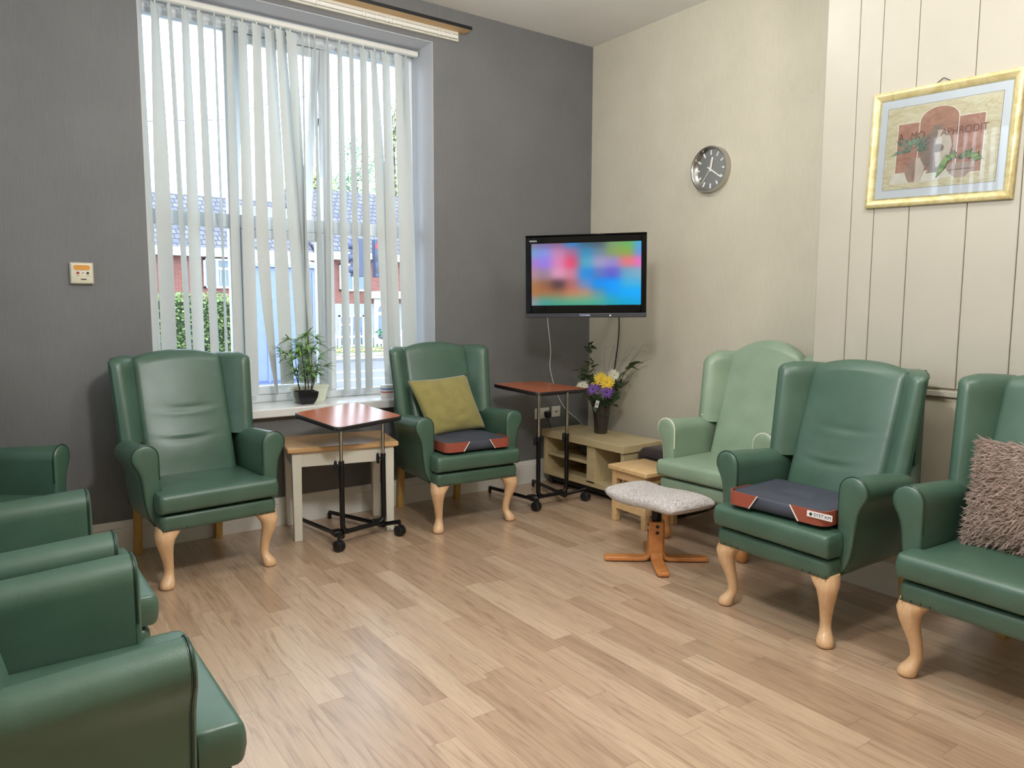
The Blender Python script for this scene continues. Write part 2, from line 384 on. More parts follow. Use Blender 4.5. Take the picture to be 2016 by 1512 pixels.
# the top light hangs open: hinged along its head, its foot pushed outwards
zt = ZT - .112
top = sash(c0, c1, 2.052 - zt, -.002).build('top_hung_sash', M['upvc'], win, bevel=0.006); top.location = (0, Y0 + .012, zt)
top.rotation_euler = (math.radians(11.5), 0, 0)
pane(c0 + .058, c1 - .058, 2.11 - zt, -.06, .02, top)
MB().tube([(c1 - .012, Y0 + .03, 2.75), (c1 - .016, Y0 + .055, 2.62), (c1 - .012, Y0 + .05, 2.35)], .005, 6).build('stay', M['dark_grey'], win)
for i in range(3):
    x = c0 + .12 + i * .085
    box('vent_slot', M['dark_grey'], (x, x + .05, Y0 - .004, Y0 + .001, ZT - .075, ZT - .05), win, 0.002)
MB().cyl((MX1 - .012, Y0, 2.03), (MX1 - .012, Y0 - .003, 2.03), .006, n=10).cyl((MX1 - .012, Y0, 2.0), (MX1 - .012, Y0 - .003, 2.0), .006, n=10).build('screw', M['dark_grey'], win)

# vertical blind
bl = thing('vertical_blind', 'cream vertical blind half open across the whole window', 'blind', (0, 0.205, 0))
hr = MB(); prof = rrect(-.022, .022, 3.262, 3.300, .012)
hr.loft([[(x, a, b) for a, b in prof] for x in (XL + .01, XR - .02)]); hr.build('headrail', M['white_plastic'], bl)
SL = [(-3.404, -3.394, 57, 47), (-3.313, -3.316, 48, -19), (-3.231, -3.207, 62, 57), (-3.144, -3.142, 49, 24), (-3.057, -3.047, 54, 38), (-2.97, -2.971, 68, 63), (-2.883, -2.891, 47, 35), (-2.801, -2.807, 38, 15), (-2.711, -2.715, 36, 8), (-2.62, -2.585, 24, -12), (-2.556, -2.492, 28, -20), (-2.491, -2.435, 24, 43), (-2.407, -2.421, 63, 61), (-2.322, -2.324, 60, 48), (-2.234, -2.259, 59, 50), (-2.145, -2.14, 44, 30), (-2.06, -2.053, 46, 37), (-1.97, -1.968, 34, 28), (-1.882, -1.81, 36, -25), (-1.797, -1.763, 26, -3), (-1.705, -1.664, 19, -25), (-1.634, -1.612, 38, 10)]
for i, (xt, xm, atop, ang) in enumerate(SL):
    sm = MB(); rings = []; NZ = 26
    for j in range(NZ + 1):
        t = j / NZ; z = lerp(3.245, 0.91 if 8 < i < 14 else 0.845, t)
        x = xt + (xm - xt) * t / 0.63 * .92; y = 0.0
        a = math.radians(lerp(atop, ang, min(1, max(0, t - .06) / .57))) + .06 * math.sin(t * 5 + i) * t
        if i == 8 and t > .55: a += math.radians(52) * ((t - .55) / .45) ** 1.3; x += .07 * ((t - .55) / .45) ** 1.6
        if i in (10, 11): x += .02 * t
        if i in (9, 10, 11): y = (i - 10) * -.016
        if i in (18, 19, 20): y = (i - 19) * -.022
        ca, sa = math.cos(a), math.sin(a); c = .006 * (1 if i % 2 else -1)
        front = []
        for k in range(5):
            q = (k / 4 - .5); o = c * (1 - 4 * q * q)
            front.append((x + ca * q * .089 - sa * o, y + sa * q * .089 + ca * o, z))
        rings.append(front + [(p[0] - sa * .0006, p[1] + ca * .0006, p[2]) for p in front[::-1]])
    sm.loft(rings)
    s_ = sm.build('slat', M['blind'], bl)
    a = math.radians(atop)
    MB().box(-.006, .006, -.002, .002, 3.240, 3.262, Matrix.Translation((xt, 0, 0)) @ Matrix.Rotation(a, 4, 'Z')).build('slat_hook', M['white_plastic'], s_)
MB().tube([(-2.375, -.03, 3.26), (-2.372, -.032, 2.2), (-2.378, -.03, 1.05)], .0022, 5).build('control_cord', M['white_plastic'], bl)

bl2 = dup(bl, (LW - .05, -1.875, 0), PI / 2, 'cream vertical blind on the side window out of the photo')
for c_ in bl2.children: c_.location = (2.488, 0, 0)
# curtain board over the window
cb = thing('curtain_track_board', 'black edged wooden curtain board with white track above window', 'curtain track', (0, 0, 3.40))
X0, X1 = -3.7, -1.272
box('board', M['pine'], (X0, X1, -.115, -.001, .022, .040), cb, 0.001)
box('board_edge', M['black_plastic'], (X0 - .003, X1 + .003, -.121, -.1155, .020, .043), cb, 0.001)
box('batten', M['cream_paint'], (X0, X1 - .055, -.026, -.001, -.045, .0215), cb, 0.002)
tr = MB(); tr.box(X0, X1 - .07, -.046, -.030, -.034, -.030); tr.box(X0, X1 - .07, -.046, -.042, -.030, -.008); tr.box(X0, X1 - .07, -.046, -.0265, -.012, -.008)
tr.build('track', M['white_plastic'], cb, bevel=0.001)
for x in (-1.40, -1.47, -1.50, -1.60, -1.78, -1.86, -1.885, -1.915, -1.99, -2.06, -2.08, -2.4):
    box('glider', M['white_plastic'], (x - .005, x + .005, -.052, -.0465, -.040, -.006), cb, 0.002)

# ceiling lights (out of the frame, they light the room; the third is added fill)
for i, (x, y, zl) in enumerate(((-1.85, -1.75, HC), (-3.10, -3.20, 2.90), (-1.90, -4.00, HC))):
    cl = thing('ceiling_light', ['round opal ceiling light nearer the window', 'round opal pendant light in the middle of the room', 'added fill light before the panelled breast, shaped as a round opal fitting'][i], 'ceiling light', (x, y, zl), 0, 'ceiling lights')
    if zl < HC: MB().cyl((0, 0, 0), (0, 0, HC - zl), .008, n=10).build('suspension_rod', M['white_plastic'], cl)
    MB().lathe([(.17, -.03), (.17, 0)], 32).build('backplate', M['white_plastic'], cl)
    MB().lathe([(.002, -.10), (.08, -.095), (.13, -.075), (.158, -.03)], 32).build('diffuser', emit('opal_diffuser', (1, .92, .8, 1), 5.0) if i == 0 else bpy.data.materials['opal_diffuser'], cl)

# ------------------------------------------------------------------ wing armchairs
def make_chair(name, label, mat, pipe, legw, rounded=False, ztop=1.195, zwing=1.165, studs=True):
    root = thing(name, label, 'armchair', group='wing armchairs')
    G, PM = M[mat], M[pipe]
    seam = lambda z: (z - .5) * .315
    # seat frame with rounded front corners
    def outline(g, hwf=.302, hwb=.262, yf=-.408, yb=.33, r=.03):
        p = []
        for cx, cy, a in ((hwb - r, yb - r, 0), (-hwb + r, yb - r, PI / 2), (-hwf + r, yf + r, PI), (hwf - r, yf + r, 1.5 * PI)):
            for i in range(6):
                t = a + PI / 2 * i / 5; p.append((cx + (r - g) * math.cos(t), cy + (r - g) * math.sin(t)))
        return p
    fr = MB()
    fr.loft([[(x, y, z + (.012 * (1 - min(1, abs(x) / .3) ** 2) if z < .33 and y < -.3 else 0)) for x, y in outline(g)] for z, g in ((.306, .012), (.309, .004), (.33, 0), (.36, -.002), (.378, .001), (.388, .006), (.391, .016))])
    sf = fr.build('seat_frame', G, root, angle=60)
    if studs:
        st = MB()
        for sx in (-1, 1):
            for k in range(4):
                st.sphere((sx * (.288 - .037 * k), -.4085, .318 + .001 * k), .0048, 5)
            st.sphere((sx * .3025, -.375, .318), .0048, 5); st.sphere((sx * .300, -.34, .318), .0048, 5)
        st.build('stud_row', M['stud'], sf)
    # seat cushion, boxed, wider in front of the arms
    def hw(y): return lerp(.304, .268, min(1, max(0, (y + .325) / .02)))
    rows = []
    ys = [(-.430, .022), (-.427, .010), (-.420, .003), (-.41, 0), (-.38, 0), (-.35, 0), (-.327, 0), (-.316, 0), (-.304, 0), (-.25, 0), (-.18, 0), (-.1, 0), (0, 0), (.08, 0), (.10, .01)]
    for y, g in ys:
        h = hw(y) - g; z0 = .4035 + g; z1 = .502 - g; ring = []
        dome = .020 * (1 - min(1, ((y + .14) / .29) ** 2))
        top = [(h * q, y, z1 + dome * (1 - q ** 4) - (0.004 if abs(q) == 1 else 0)) for q in (-1, -.985, -.94, -.8, -.6, -.4, -.2, 0, .2, .4, .6, .8, .94, .985, 1)]
        bot = [(h * q, y, z0) for q in (1, .985, .6, 0, -.6, -.985, -1)]
        bulge = .006
        ring = top + [(h + bulge * .8, y, lerp(z1, z0, .3)), (h + bulge, y, lerp(z1, z0, .6))] + bot + [(-h - bulge, y, lerp(z1, z0, .6)), (-h - bulge * .8, y, lerp(z1, z0, .3))]
        rows.append([(a, b - (.007 * math.sin(PI * (c - .40) / .105) if b < -.405 else 0), c) for a, b, c in ring])
    cu_ = MB().loft(rows).build('seat_cushion', G, root, angle=50)
    # padded reclined back
    br = MB(); rows = []; NX = 24
    for i in range(NX + 1):
        q = -1 + 2 * i / NX; qq = math.sin(q * PI / 2)
        hwb = .247; x = hwb * qq; g = .022 * max(0, (abs(qq) - .9) / .1) ** 2
        zt_ = ztop - (ztop - zwing + .012) * abs(qq) ** 2.2; ring = []
        NF = 56
        for k in range(NF + 1):
            z = lerp(.46, zt_ - .045, k / NF)
            n = -.020 * (1 - qq * qq) - .012 * math.exp(-((z - .66) / .10) ** 2) * (1 - qq * qq)
            if not rounded:
                for zc, a, wx, xo in ((.865, .006, .45, .1), (.70, .008, .5, -.05), (.72, -.005, .4, -.1), (.84, -.004, .6, 0.05)):
                    u = z - zc - .03 * (qq - xo) ** 2
                    n += a * math.exp(-(u / .014) ** 2) * math.exp(-((qq - xo) / wx) ** 2)
            ring.append((x, seam(z) + n + g, z))
        for k in range(1, 8):
            t = PI * k / 8; zc = zt_ - .045
            ring.append((x, seam(zc) + .045 - (.045 - g) * math.cos(t) , zc + (.045 - g) * math.sin(t)))
        for k in range(6): z = lerp(zt_ - .045, .46, k / 5); ring.append((x, seam(z) + .095 - g, z))
        rows.append(ring)
    br.loft(rows).build('backrest', G, root, angle=60)
    # outer back panel
    ob = MB(); rows = []
    for z in (.31, .45, .6, .75, .9, 1.05, zwing - .02, zwing - .004):
        y = max(.20, seam(z)) if z > .6 else .20; g = .008 if z > zwing - .01 else 0
        rows.append([(-.268, max(y, .12) + .075 + g, z), (.268, max(y, .12) + .075 + g, z), (.275, y + .118 - g, z), (.0, y + .126 - g, z), (-.275, y + .118 - g, z)])
    ob.loft(rows).build('outer_back', G, root, angle=50)
    # wings
    for s in (-1, 1):
        def P(t, z, n):
            y0 = seam(z) + .088; yf = lerp(.030, .105, (z - .70) / .46)
            ax, ay = s * .242, y0; bx, by = s * lerp(.352, .372, (z - .7) / .46), yf
            d = Vector((bx - ax, by - ay, 0)); d.normalize(); nn = Vector((-d.y, d.x, 0)) * (-s)      # towards the inside
            if nn.x * s > 0: nn = -nn
            return Vector((lerp(ax, bx, t), lerp(ay, by, t), z)) + nn * n
        wg = MB(); rows = []; NT_ = 16
        for i in range(NT_ + 1):
            t = i / NT_
            if i > NT_ - 5: t = 1 - .16 * (1 - math.sin((i - (NT_ - 5)) / 5 * PI / 2))
            e = max(0, (t - .84) / .16); h = .040 * math.sqrt(max(0.02, 1 - e * e * .98))
            crn = (.052 if not rounded else .10); tt = (1 - t) * .20
            zt_ = zwing + .006 * math.sin(t * PI) - (0 if tt > crn else crn * (1 - math.sqrt(max(0, 1 - ((crn - tt) / crn) ** 2))) * .85)
            ring = []
            for k in range(13): ring.append(P(t, lerp(.70, zt_ - h * .8, k / 12), h * (1 + .25 * math.sin(PI * t))))
            for k in range(1, 6): a = PI * k / 6; ring.append(P(t, zt_ - h * .8 + h * .8 * math.sin(a), h * math.cos(a)))
            for k in range(13): ring.append(P(t, lerp(zt_ - h * .8, .70, k / 12), -h * .75))
            rows.append(ring)
        wo = wg.loft(rows).build('wing', G, root, angle=60)
        path = []
        crn = (.052 if not rounded else .10)
        zt0 = zwing
        for k in range(14): path.append(P(.935, lerp(.71, zt0 - crn, k / 13), -.0245))
        for k in range(1, 8):
            a = PI / 2 * k / 7; t = .935 - crn / .20 * (1 - math.cos(a)); path.append(P(t, zt0 - crn + crn * .90 * math.sin(a), -.0245))
        for k in range(1, 5): path.append(P(lerp(.935 - crn / .2, .15, k / 4), zt0 - .007, -.024))
        MB().tube(path, .0042, 6).build('wing_piping', PM, wo)
        if rounded: MB().tube([P(t, .742, .036) for t in (.1, .4, .7, .9, .97)], .004, 6).build('wing_piping', PM, wo)
        # arm: scroll profile swept back
        def prof(y=-1):
            cx, cz, r = .336, .682, .0635; p = [(.272, .315), (.272, .42), (.272, .56), (.272, cz - .01)]
            for k in range(13): a = PI - k / 12 * (PI + .62); p.append((cx + r * math.cos(a), cz + r * math.sin(a)))
            p += [(.374, .620), (.3615, .590), (.355, .55), (.350, .50), (.345, .45), (.337, .40), (.324, .36), (.307, .330), (.290, .315)]
            return p
        ar = MB(); rows = []
        for y in (-.300, -.27, -.2, -.1, 0, .03, .10, .18, .26, .33):
            f = 1 - .93 * max(0, (y - .03) / .30); zf = 1 - .035 * max(0, min(1, (y + .30) / .40))
            rows.append([(s * (.272 + (x - .272) * f - (.012 if y > .2 else 0)), y, z if z < .5 else .5 + (z - .5) * (1 - (1 - zf) * 2.6)) for x, z in prof()])
        ao = ar.loft(rows).build('arm', G, root, angle=50)
        ap = MB(); pf = prof(); cxm, czm = .315, .56; rows = []
        for y, sc in ((-.301, 1.0), (-.306, 1.0), (-.312, .955), (-.316, .86), (-.318, .6), (-.3185, .2)):
            rows.append([(s * (cxm + (x - cxm) * sc), y, czm + (z - czm) * (sc if sc == 1 else lerp(sc, 1, .55))) for x, z in pf])
        ap.loft(rows).build('arm_front', G, ao, angle=60)
        MB().tube([(s * x, -.3065, z) for x, z in pf[2:]], .0042, 6).build('arm_piping', PM, ao)
    # legs
    for s in (-1, 1):
        lg = MB(); rings = []
        if rounded:
            for z, r in ((.306, .035), (.25, .034), (.16, .026), (.10, .022), (.075, .024), (.06, .034), (.035, .037), (.012, .03), (0, .022)):
                rings.append([(s * .268 + r * math.cos(a) , -.372 + r * math.sin(a), z) for a in [2 * PI * k / 20 for k in range(20)]])
        else:
            for z, o, r, ear in ((.325, .0, .046, .03), (.300, .004, .047, .024), (.280, .010, .046, .012), (.255, .012, .043, .004), (.22, .008, .0375, 0), (.18, -.001, .031, 0), (.14, -.010, .0265, 0), (.10, -.016, .0235, 0), (.075, -.016, .0235, 0), (.055, -.008, .028, 0), (.035, .003, .0345, 0), (.016, .008, .036, 0), (.004, .008, .033, 0), (0, .007, .026, 0)):
                cx, cy = s * (.266 + o * .8) - s * ear * .55, -.352 - o * 1.1; ring = []
                for k in range(24):
                    a = 2 * PI * k / 24; ca, sa = math.cos(a), math.sin(a)
                    pw = .75 if z > .27 else 1.0
                    ring.append((cx + math.copysign(abs(ca) ** pw, ca) * (r + ear * .55), cy + math.copysign(abs(sa) ** pw, sa) * r, z))
                rings.append(ring)
        lg.loft(rings).build('leg', M[legw], root, angle=60)
        rl = MB(); rl.loft([[(s * .232 + a, y + b, z) for a, b in ((-.021, -.021), (.021, -.021), (.021, .021), (-.021, .021))] for z, y in ((.318, .30), (.15, .315), (0, .335))])
        rl.build('leg', M['yellow_wood'], root, bevel=0.003)['label'] = 'square yellow wooden rear leg'
    return root

G1 = make_chair('wing_armchair', 'dark green empty wing armchair left of window, right of grey wall panel', 'green', 'green_piping', 'beech')
G1['label'] = 'dark green empty wing armchair in front of the left half of the window'
G1.location = (-3.335, -.41, 0); G1.rotation_euler = (0, 0, math.radians(5))
D = math.radians
dup(G1, (-1.665, -.425, 0), D(-3.5), 'dark green wing armchair with the olive cushion on it')
dup(G1, (-1.052, -2.876, 0), D(-93), 'dark green wing armchair on right with bare back and navy pressure pad on seat')
dup(G1, (-1.045, -3.75, 0), D(-93), 'dark green wing armchair holding the shaggy cushion at right edge')
dup(G1, (-4.43, -.55, 0), D(52), 'dark green armchair turned diagonally in the far left corner, only one arm showing')
dup(G1, (-4.30, -1.917, 0), D(90), 'dark green armchair second from the camera in the left row')
dup(G1, (-4.29, -2.85, 0), D(90), 'dark green armchair nearest the camera at lower left')
PG = make_chair('wing_armchair', 'pale sage green wing armchair with cream piping beside the chimney breast', 'pale_green', 'cream_piping', 'bun_wood', True, 1.24, 1.155, False)
PG.location = (-.462, -1.955, 0); PG.rotation_euler = (0, 0, D(-88.5)); PG.scale = (1.05, 1, 1)

# ------------------------------------------------------------------ cushions
def frame_of(c, phi): return Matrix.Translation((c[0], c[1], 0)) @ Matrix.Rotation(phi, 4, 'Z')
C2 = frame_of((-1.665, -.425), D(-3.5)); C4 = frame_of((-1.052, -2.876), D(-93)); C5 = frame_of((-1.045, -3.75), D(-93))
def pillow(name, mat, corners, th, parent, N=22, pinch=.10, crease=None, seed=0):
    TL, TR, BR, BL = [Vector(c) for c in corners]; nrm = (TR - TL).cross(BL - TL).normalized(); rnd = random.Random(seed)
    ph = [rnd.uniform(0, 6) for _ in range(6)]
    def pt(u, v, side):
        uu, vv = u * 2 - 1, v * 2 - 1
        pu = uu * (1 - pinch * .5 * (1 - vv * vv) * abs(uu) ** 3 * 0.9); pv = vv * (1 - pinch * .5 * (1 - uu * uu) * abs(vv) ** 3 * .9)
        U, V = (pu + 1) / 2, (pv + 1) / 2
        p = TL.lerp(TR, U).lerp(BL.lerp(BR, U), V)
        e = max(0, (1 - abs(uu) ** 2.6)) ** .62 * max(0, (1 - abs(vv) ** 2.6)) ** .62
        wv = .006 * math.sin(7 * U + ph[0] + 3 * V) * math.sin(5 * V + ph[1]) * e
        if crease and side > 0:
            for (cu0, cv0, ang, a, ln, wd) in crease:
                du, dv = U - cu0, V - cv0; al = du * math.cos(ang) + dv * math.sin(ang); ac = -du * math.sin(ang) + dv * math.cos(ang)
                wv -= a * math.exp(-(ac / wd) ** 2) * math.exp(-(al / ln) ** 2) * e
        return p - nrm * side * (th / 2 * e + wv)
    m = MB()
    for side in (1, -1):
        vs = [pt(i / N, j / N, side) for j in range(N + 1) for i in range(N + 1)]
        m.add(vs, [(j * (N + 1) + i, j * (N + 1) + i + 1, (j + 1) * (N + 1) + i + 1, (j + 1) * (N + 1) + i) for j in range(N) for i in range(N)])
    o = m.build(name, mat, parent, angle=80)
    bm = bmesh.new(); bm.from_mesh(o.data); bmesh.ops.remove_doubles(bm, verts=bm.verts, dist=.0004); bmesh.ops.recalc_face_normals(bm, faces=bm.faces); bm.to_mesh(o.data); bm.free()
    o.data.shade_smooth()
    return o, pt
# olive cushion leaning in the second chair
oc, _ = pillow('scatter_cushion', M['olive'], [C2 @ Vector(q) for q in ((-.285, .055, .945), (.185, .09, .965), (.245, -.085, .60), (-.205, -.125, .585))], .13, None, crease=[(.62, .72, -.5, .016, .22, .028), (.3, .86, .25, .010, .2, .03), (.75, .88, -.3, .012, .2, .025)], seed=3)
tag(oc, 'olive green square cushion leaning on the back of an armchair', 'cushion')

def pressure_pad(label, Cm, x0, x1, y0, y1, z0, z1, with_tag, rz=0.0):
    t = thing('pressure_cushion', label, 'seat pad', group='navy pressure pads')
    t.matrix_world = Cm @ Matrix.Translation(((x0 + x1) / 2, (y0 + y1) / 2, z0)) @ Matrix.Rotation(rz, 4, 'Z')
    a, b, h = (x1 - x0) / 2, (y1 - y0) / 2, z1 - z0; rnd = random.Random(int(x0 * 1000) + 5)
    def ring(z, g): return rrect(-a + g, a - g, -b + g, b - g, .045 - g * .5, 8)
    rows = []
    for z, g in ((0, .014), (h * .12, .004), (h * .35, -.004), (h * .6, -.003), (h * .85, .002), (h * .96, .006), (h, .014), (h + .004, .04), (h + .007, .09), (h + .004, .15), (h + .005, .195)):
        r = []
        for i, (x, y) in enumerate(ring(z, g) if g < .04 else [(x * (1 - g / a), y * (1 - g / b)) for x, y in ring(0, .01)]):
            wv = .0045 * math.sin(9 * x / a + 31 * z + 2) + .004 * math.sin(11 * y / b + 1.3)
            r.append((x, y + (.003 * math.sin(40 * z / h + 6 * x / a) if 0 < z < h * .9 else 0), max(0, z + (wv if z >= h * .85 else 0) - (.012 * math.exp(-(x / (a * .5)) ** 2) if y < 0 and z >= h * .8 else 0))))
        rows.append(r)
    MB().loft(rows).build('cover', M['navy'], t, angle=70)
    # rust corner panels wrapped round the two front corners
    for s in (-1, 1):
        cm = MB(); rows = []
        base = ring(0, -.0085); n = len(base)
        pts = [p for p in base if p[1] < -b + .06 and p[0] * s > a - .06]
        pts.sort(key=lambda p: math.atan2(p[1] + b - .05, (p[0] * s - a + .05)))
        pts = [(s * (a - .15), -b - .0085)] + [(s * (a - .10), -b - .0085)] + pts + [(s * (a + .0085), -b + .12), (s * (a + .0085), -b + .17)]
        for z in (.004, h * .3, h * .6, h * .9, h * 1.0):
            k = z / h; row = []
            for i, (x, y) in enumerate(pts):
                f = (1 - .30 * (1 - k)) if False else 1
                xx = x + s * (.0 if i > 1 else (.045 * (1 - k) - .01)); row.append((xx, y, z))
            rows.append(row)
        ins = [[(x * (1 - .02), y * (1 - .02), z) for x, y, z in r] for r in rows]
        cm.loft([r + i[::-1] for r, i in zip(rows, ins)])
        cp = cm.build('corner_panel', M['rust'], t, angle=60)
        cp['label'] = 'rust coloured corner panel'
        MB().tube([(r[0][0] - s * .001, r[0][1] - .001, r[0][2]) for r in rows], .0028, 6).build('corner_piping', M['white_plastic'], cp)
    if with_tag:
        tg = box('brand_tag', M['white_matt'], (-.0, .115, -.0012, .0012, -.013, .013), t, 0.0005); tg.location = (a - .075, -b - .0125, h * .74)
        tg['label'] = 'white woven tag with blue lettering'
        text('lettering', "SYST'AM", .021, M['blue_ink'], tg, (.071, -.0016, 0), sx=1.0)
        MB().prism([(0, .009), (.009, 0), (0, -.009), (-.009, 0)], -.0017, -.0013, lambda p, q, d: (.018 + p, d, q)).build('emblem', M['ink'], tg)
    return t
pressure_pad('navy pressure pad with rust corners under the olive cushion', C2, -.235, .235, -.415, .0, .520, .585, False)
pressure_pad('navy pressure pad with rust corners and white tag on bare armchair seat', C4, -.242, .245, -.400, .015, .522, .590, True, D(4))

# shaggy cushion
sg = thing('shaggy_cushion', 'grey brown shaggy cushion on the armchair at right edge', 'cushion')
cor = [C5 @ Vector(q) for q in ((-.22, .03, .915), (.22, .04, .925), (.235, -.115, .535), (-.195, -.115, .53))]
po, pt = pillow('cushion_pad', M['fur'], cor, .12, sg, N=14, seed=5)
st = MB(); rnd = random.Random(11)
dn = (cor[3] - cor[0]).normalized(); rt = (cor[1] - cor[0]).normalized(); nr = -(cor[1] - cor[0]).cross(cor[3] - cor[0]).normalized()
for k in range(3400):
    u, v = rnd.uniform(.0, .75), rnd.random()
    if k % 9 == 0: u = rnd.choice((0.005, .005, rnd.random() * .75)); v = v if u < .01 else rnd.choice((.005, .995))
    p = pt(u, v, 1); ln = rnd.uniform(.028, .055)
    d = (-rt * rnd.uniform(.1, 1.0) + dn * rnd.uniform(-.25, .8) + nr * rnd.uniform(.1, .6)).normalized()
    curl = (dn * rnd.uniform(-.6, .9) + nr * rnd.uniform(-.7, .2)) * ln; w_ = rnd.uniform(.0018, .0034)
    sd = d.cross(nr).normalized() * w_
    a_, b_, c_ = p, p + d * ln * .55 + curl * .15, p + d * ln + curl * .5
    up_ = nr * w_
    st.add([a_ - sd, a_ + sd, b_ + sd, b_ - sd, b_ + up_, a_ + up_, c_], [(0, 3, 4, 5), (5, 4, 2, 1), (3, 6, 4), (4, 6, 2), (0, 1, 2, 3), (3, 2, 6)])
so = st.build('shag_pile', M['fur'], sg, smooth=False, normals=False); so['kind'] = 'stuff'

# ------------------------------------------------------------------ overbed tables
def overbed_table(label, P0, P1, ztop, W0, W1, B0, B1, corners, th=.026):
    """P0, P1 poles on the floor; W0, W1 front castors; B0, B1 rear ends of the runners; corners of the top: front left, front right, back right, back left"""
    o = Vector(((P0[0] + P1[0]) / 2, (P0[1] + P1[1]) / 2, 0)); t = thing('overbed_table', label, 'overbed table', o, group='wheeled overbed tables')
    V = lambda p, z=None: Vector((p[0], p[1], p[2] if z is None else z)) - o
    cs = [V(c) for c in corners]
    # top with rounded corners, dark edge band
    def rnd_pts(g):
        out = []; n = 4; c = cs; mid = sum(c, Vector()) / 4
        for i in range(n):
            a, b, d = c[i - 1], c[i], c[(i + 1) % n]; e1 = (a - b).normalized(); e2 = (d - b).normalized(); r = .05
            for k in range(7):
                q = k / 6; p = b + e1 * r * (1 - q) ** 2 + e2 * r * q ** 2; out.append(p + (mid - p).normalized() * g)
        return out
    dz = Vector((0, 0, 1))
    MB().loft([[p + dz * z for p in rnd_pts(g)] for z, g in ((-th, .010), (-th + .004, .001), (-.004, 0), (.001, .003), (.0015, .008))]).build('table_edge', M['edge'], t, angle=50)
    MB().loft([[p + dz * z for p in rnd_pts(.009)] for z in (-.002, .0022)]).build('table_top', M['laminate'], t)
    for P in (P0, P1):
        hp = V(P, .50); zt_ = ztop
        MB().cyl(V(P, .34), V(P, zt_), .0112, n=14).build('inner_pole', M['chrome'], t)
        other = V(P1 if P is P0 else P0, 0); me_ = V(P, 0); d = (other - me_).normalized()
        path = [V(P, .515), V(P, .13)] + [me_ + d * (.045 * (1 - math.cos(a))) + Vector((0, 0, .13 - .045 * math.sin(a) * 1.0)) for a in (.4, .8, 1.2, PI / 2)]
        MB().tube(path, .0160, 12).build('outer_pole', M['black_metal'], t)
        MB().cyl(V(P, .505), V(P, .525), .0175, n=14).build('collar', M['black_plastic'], t)
        kd = Vector((-.8, -.25, 0)).normalized(); c = V(P, .50)
        kn = MB().cyl(c + kd * .010, c + kd * .034, .006, n=10)
        kn.prism([(-.008, -.030), (.006, -.034), (.012, -.004), (.010, .028), (-.002, .036), (-.008, .010)], -.007, .007, lambda a, b, q: c + kd * (.042 + a) + kd.cross(dz) * q + dz * b)
        kn.build('knob', M['black_plastic'], t, bevel=0.003)
    MB().tube([V(P0, .085) , V(P1, .085)], .0145, 12).build('crossbar', M['black_metal'], t)
    for P, Wp, Bp in ((P0, W0, B0), (P1, W1, B1)):
        a = V(Wp, .092); b = V(Bp, .045); mid = V(P, .058) + Vector((0, .03, 0)); 
        ln = MB().tube([b, b.lerp(mid, .5), mid, a.lerp(mid, .35), a], .0135, 12).build('runner', M['black_metal'], t)
        sl = (mid - b).normalized()
        MB().cyl(mid - sl * .05, mid + sl * .02, .0175, n=12).build('sleeve', M['black_plastic'], ln)
        MB().box(-.03, .03, -.035, .035, .062, .095, Matrix.Translation(V(P, 0) + Vector((-.02, .035, 0)))).build('clamp', M['black_plastic'], ln, bevel=.006)
        cw = MB(); ax = Vector((.88, .3, 0)).normalized(); c = V(Wp, .0338) 
        for s in (-1, 1):
            e0, e1 = c + ax * s * .001, c + ax * s * .025
            cw.tube([e0, e0 + ax * s * .002, e1 - ax * s * .004, e1, e1 + ax * s * .0005], [.028, .0333, .0333, .027, .015], 18)
        cs_ = cw.build('castor', M['black_plastic'], t)
        MB().cyl(V(Wp, .064), V(Wp, .092), .0085, n=10).build('castor_stem', M['black_metal'], cs_)
        MB().tube([b + Vector((0, 0, .0)), Vector((b.x, b.y, .0))], [.013, .011], 10).build('rear_glide', M['rubber'], t)
    return t
overbed_table('orange topped overbed table left, between two green armchairs before the window', (-2.565, -.668), (-2.256, -.597), .728, (-2.622, -.745), (-2.187, -.680), (-2.62, -.10), (-2.40, -.06),
              [(-2.635, -.785, .744), (-2.125, -.640, .756), (-2.262, -.205, .808), (-2.742, -.345, .790)])
overbed_table('orange topped overbed table by the television stand, castors facing the room', (-1.080, -.682), (-.822, -.688), .826, (-1.129, -.724), (-.657, -.717), (-1.11, -.11), (-.70, -.13),
              [(-1.095, -.695, .838), (-.605, -.690, .838), (-.715, -.205, .862), (-1.165, -.215, .868)])

# ------------------------------------------------------------------ side table with oak top
sa = D(-12.3); t = thing('side_table', 'cream painted side table with oak top under the sill', 'side table', (-2.425, -.285, 0), sa)
MB().loft([[(x, y, z) for x, y in rrect(-.345 + g, .345 - g, -.235 + g, .235 - g, .012, 4)] for z, g in ((.556, .006), (.562, 0), (.582, 0), (.588, .006))]).build('table_top', M['oak'], t)
for x in (-1, 1):
    for y in (-1, 1): MB().loft([[(x * .288 + a * r, y * .185 + b * r, z) for a, b in ((-1, -1), (1, -1), (1, 1), (-1, 1))] for z, r in ((0, .024), (.555, .029))]).build('leg', M['cream_paint'], t, bevel=0.003)
for y in (-.2, .2): box('apron', M['cream_paint'], (-.262, .262, y - .011, y + .011, .465, .555), t, 0.002)
for x in (-.30, .30): box('apron', M['cream_paint'], (x - .011, x + .011, -.158, .158, .465, .555), t, 0.002)

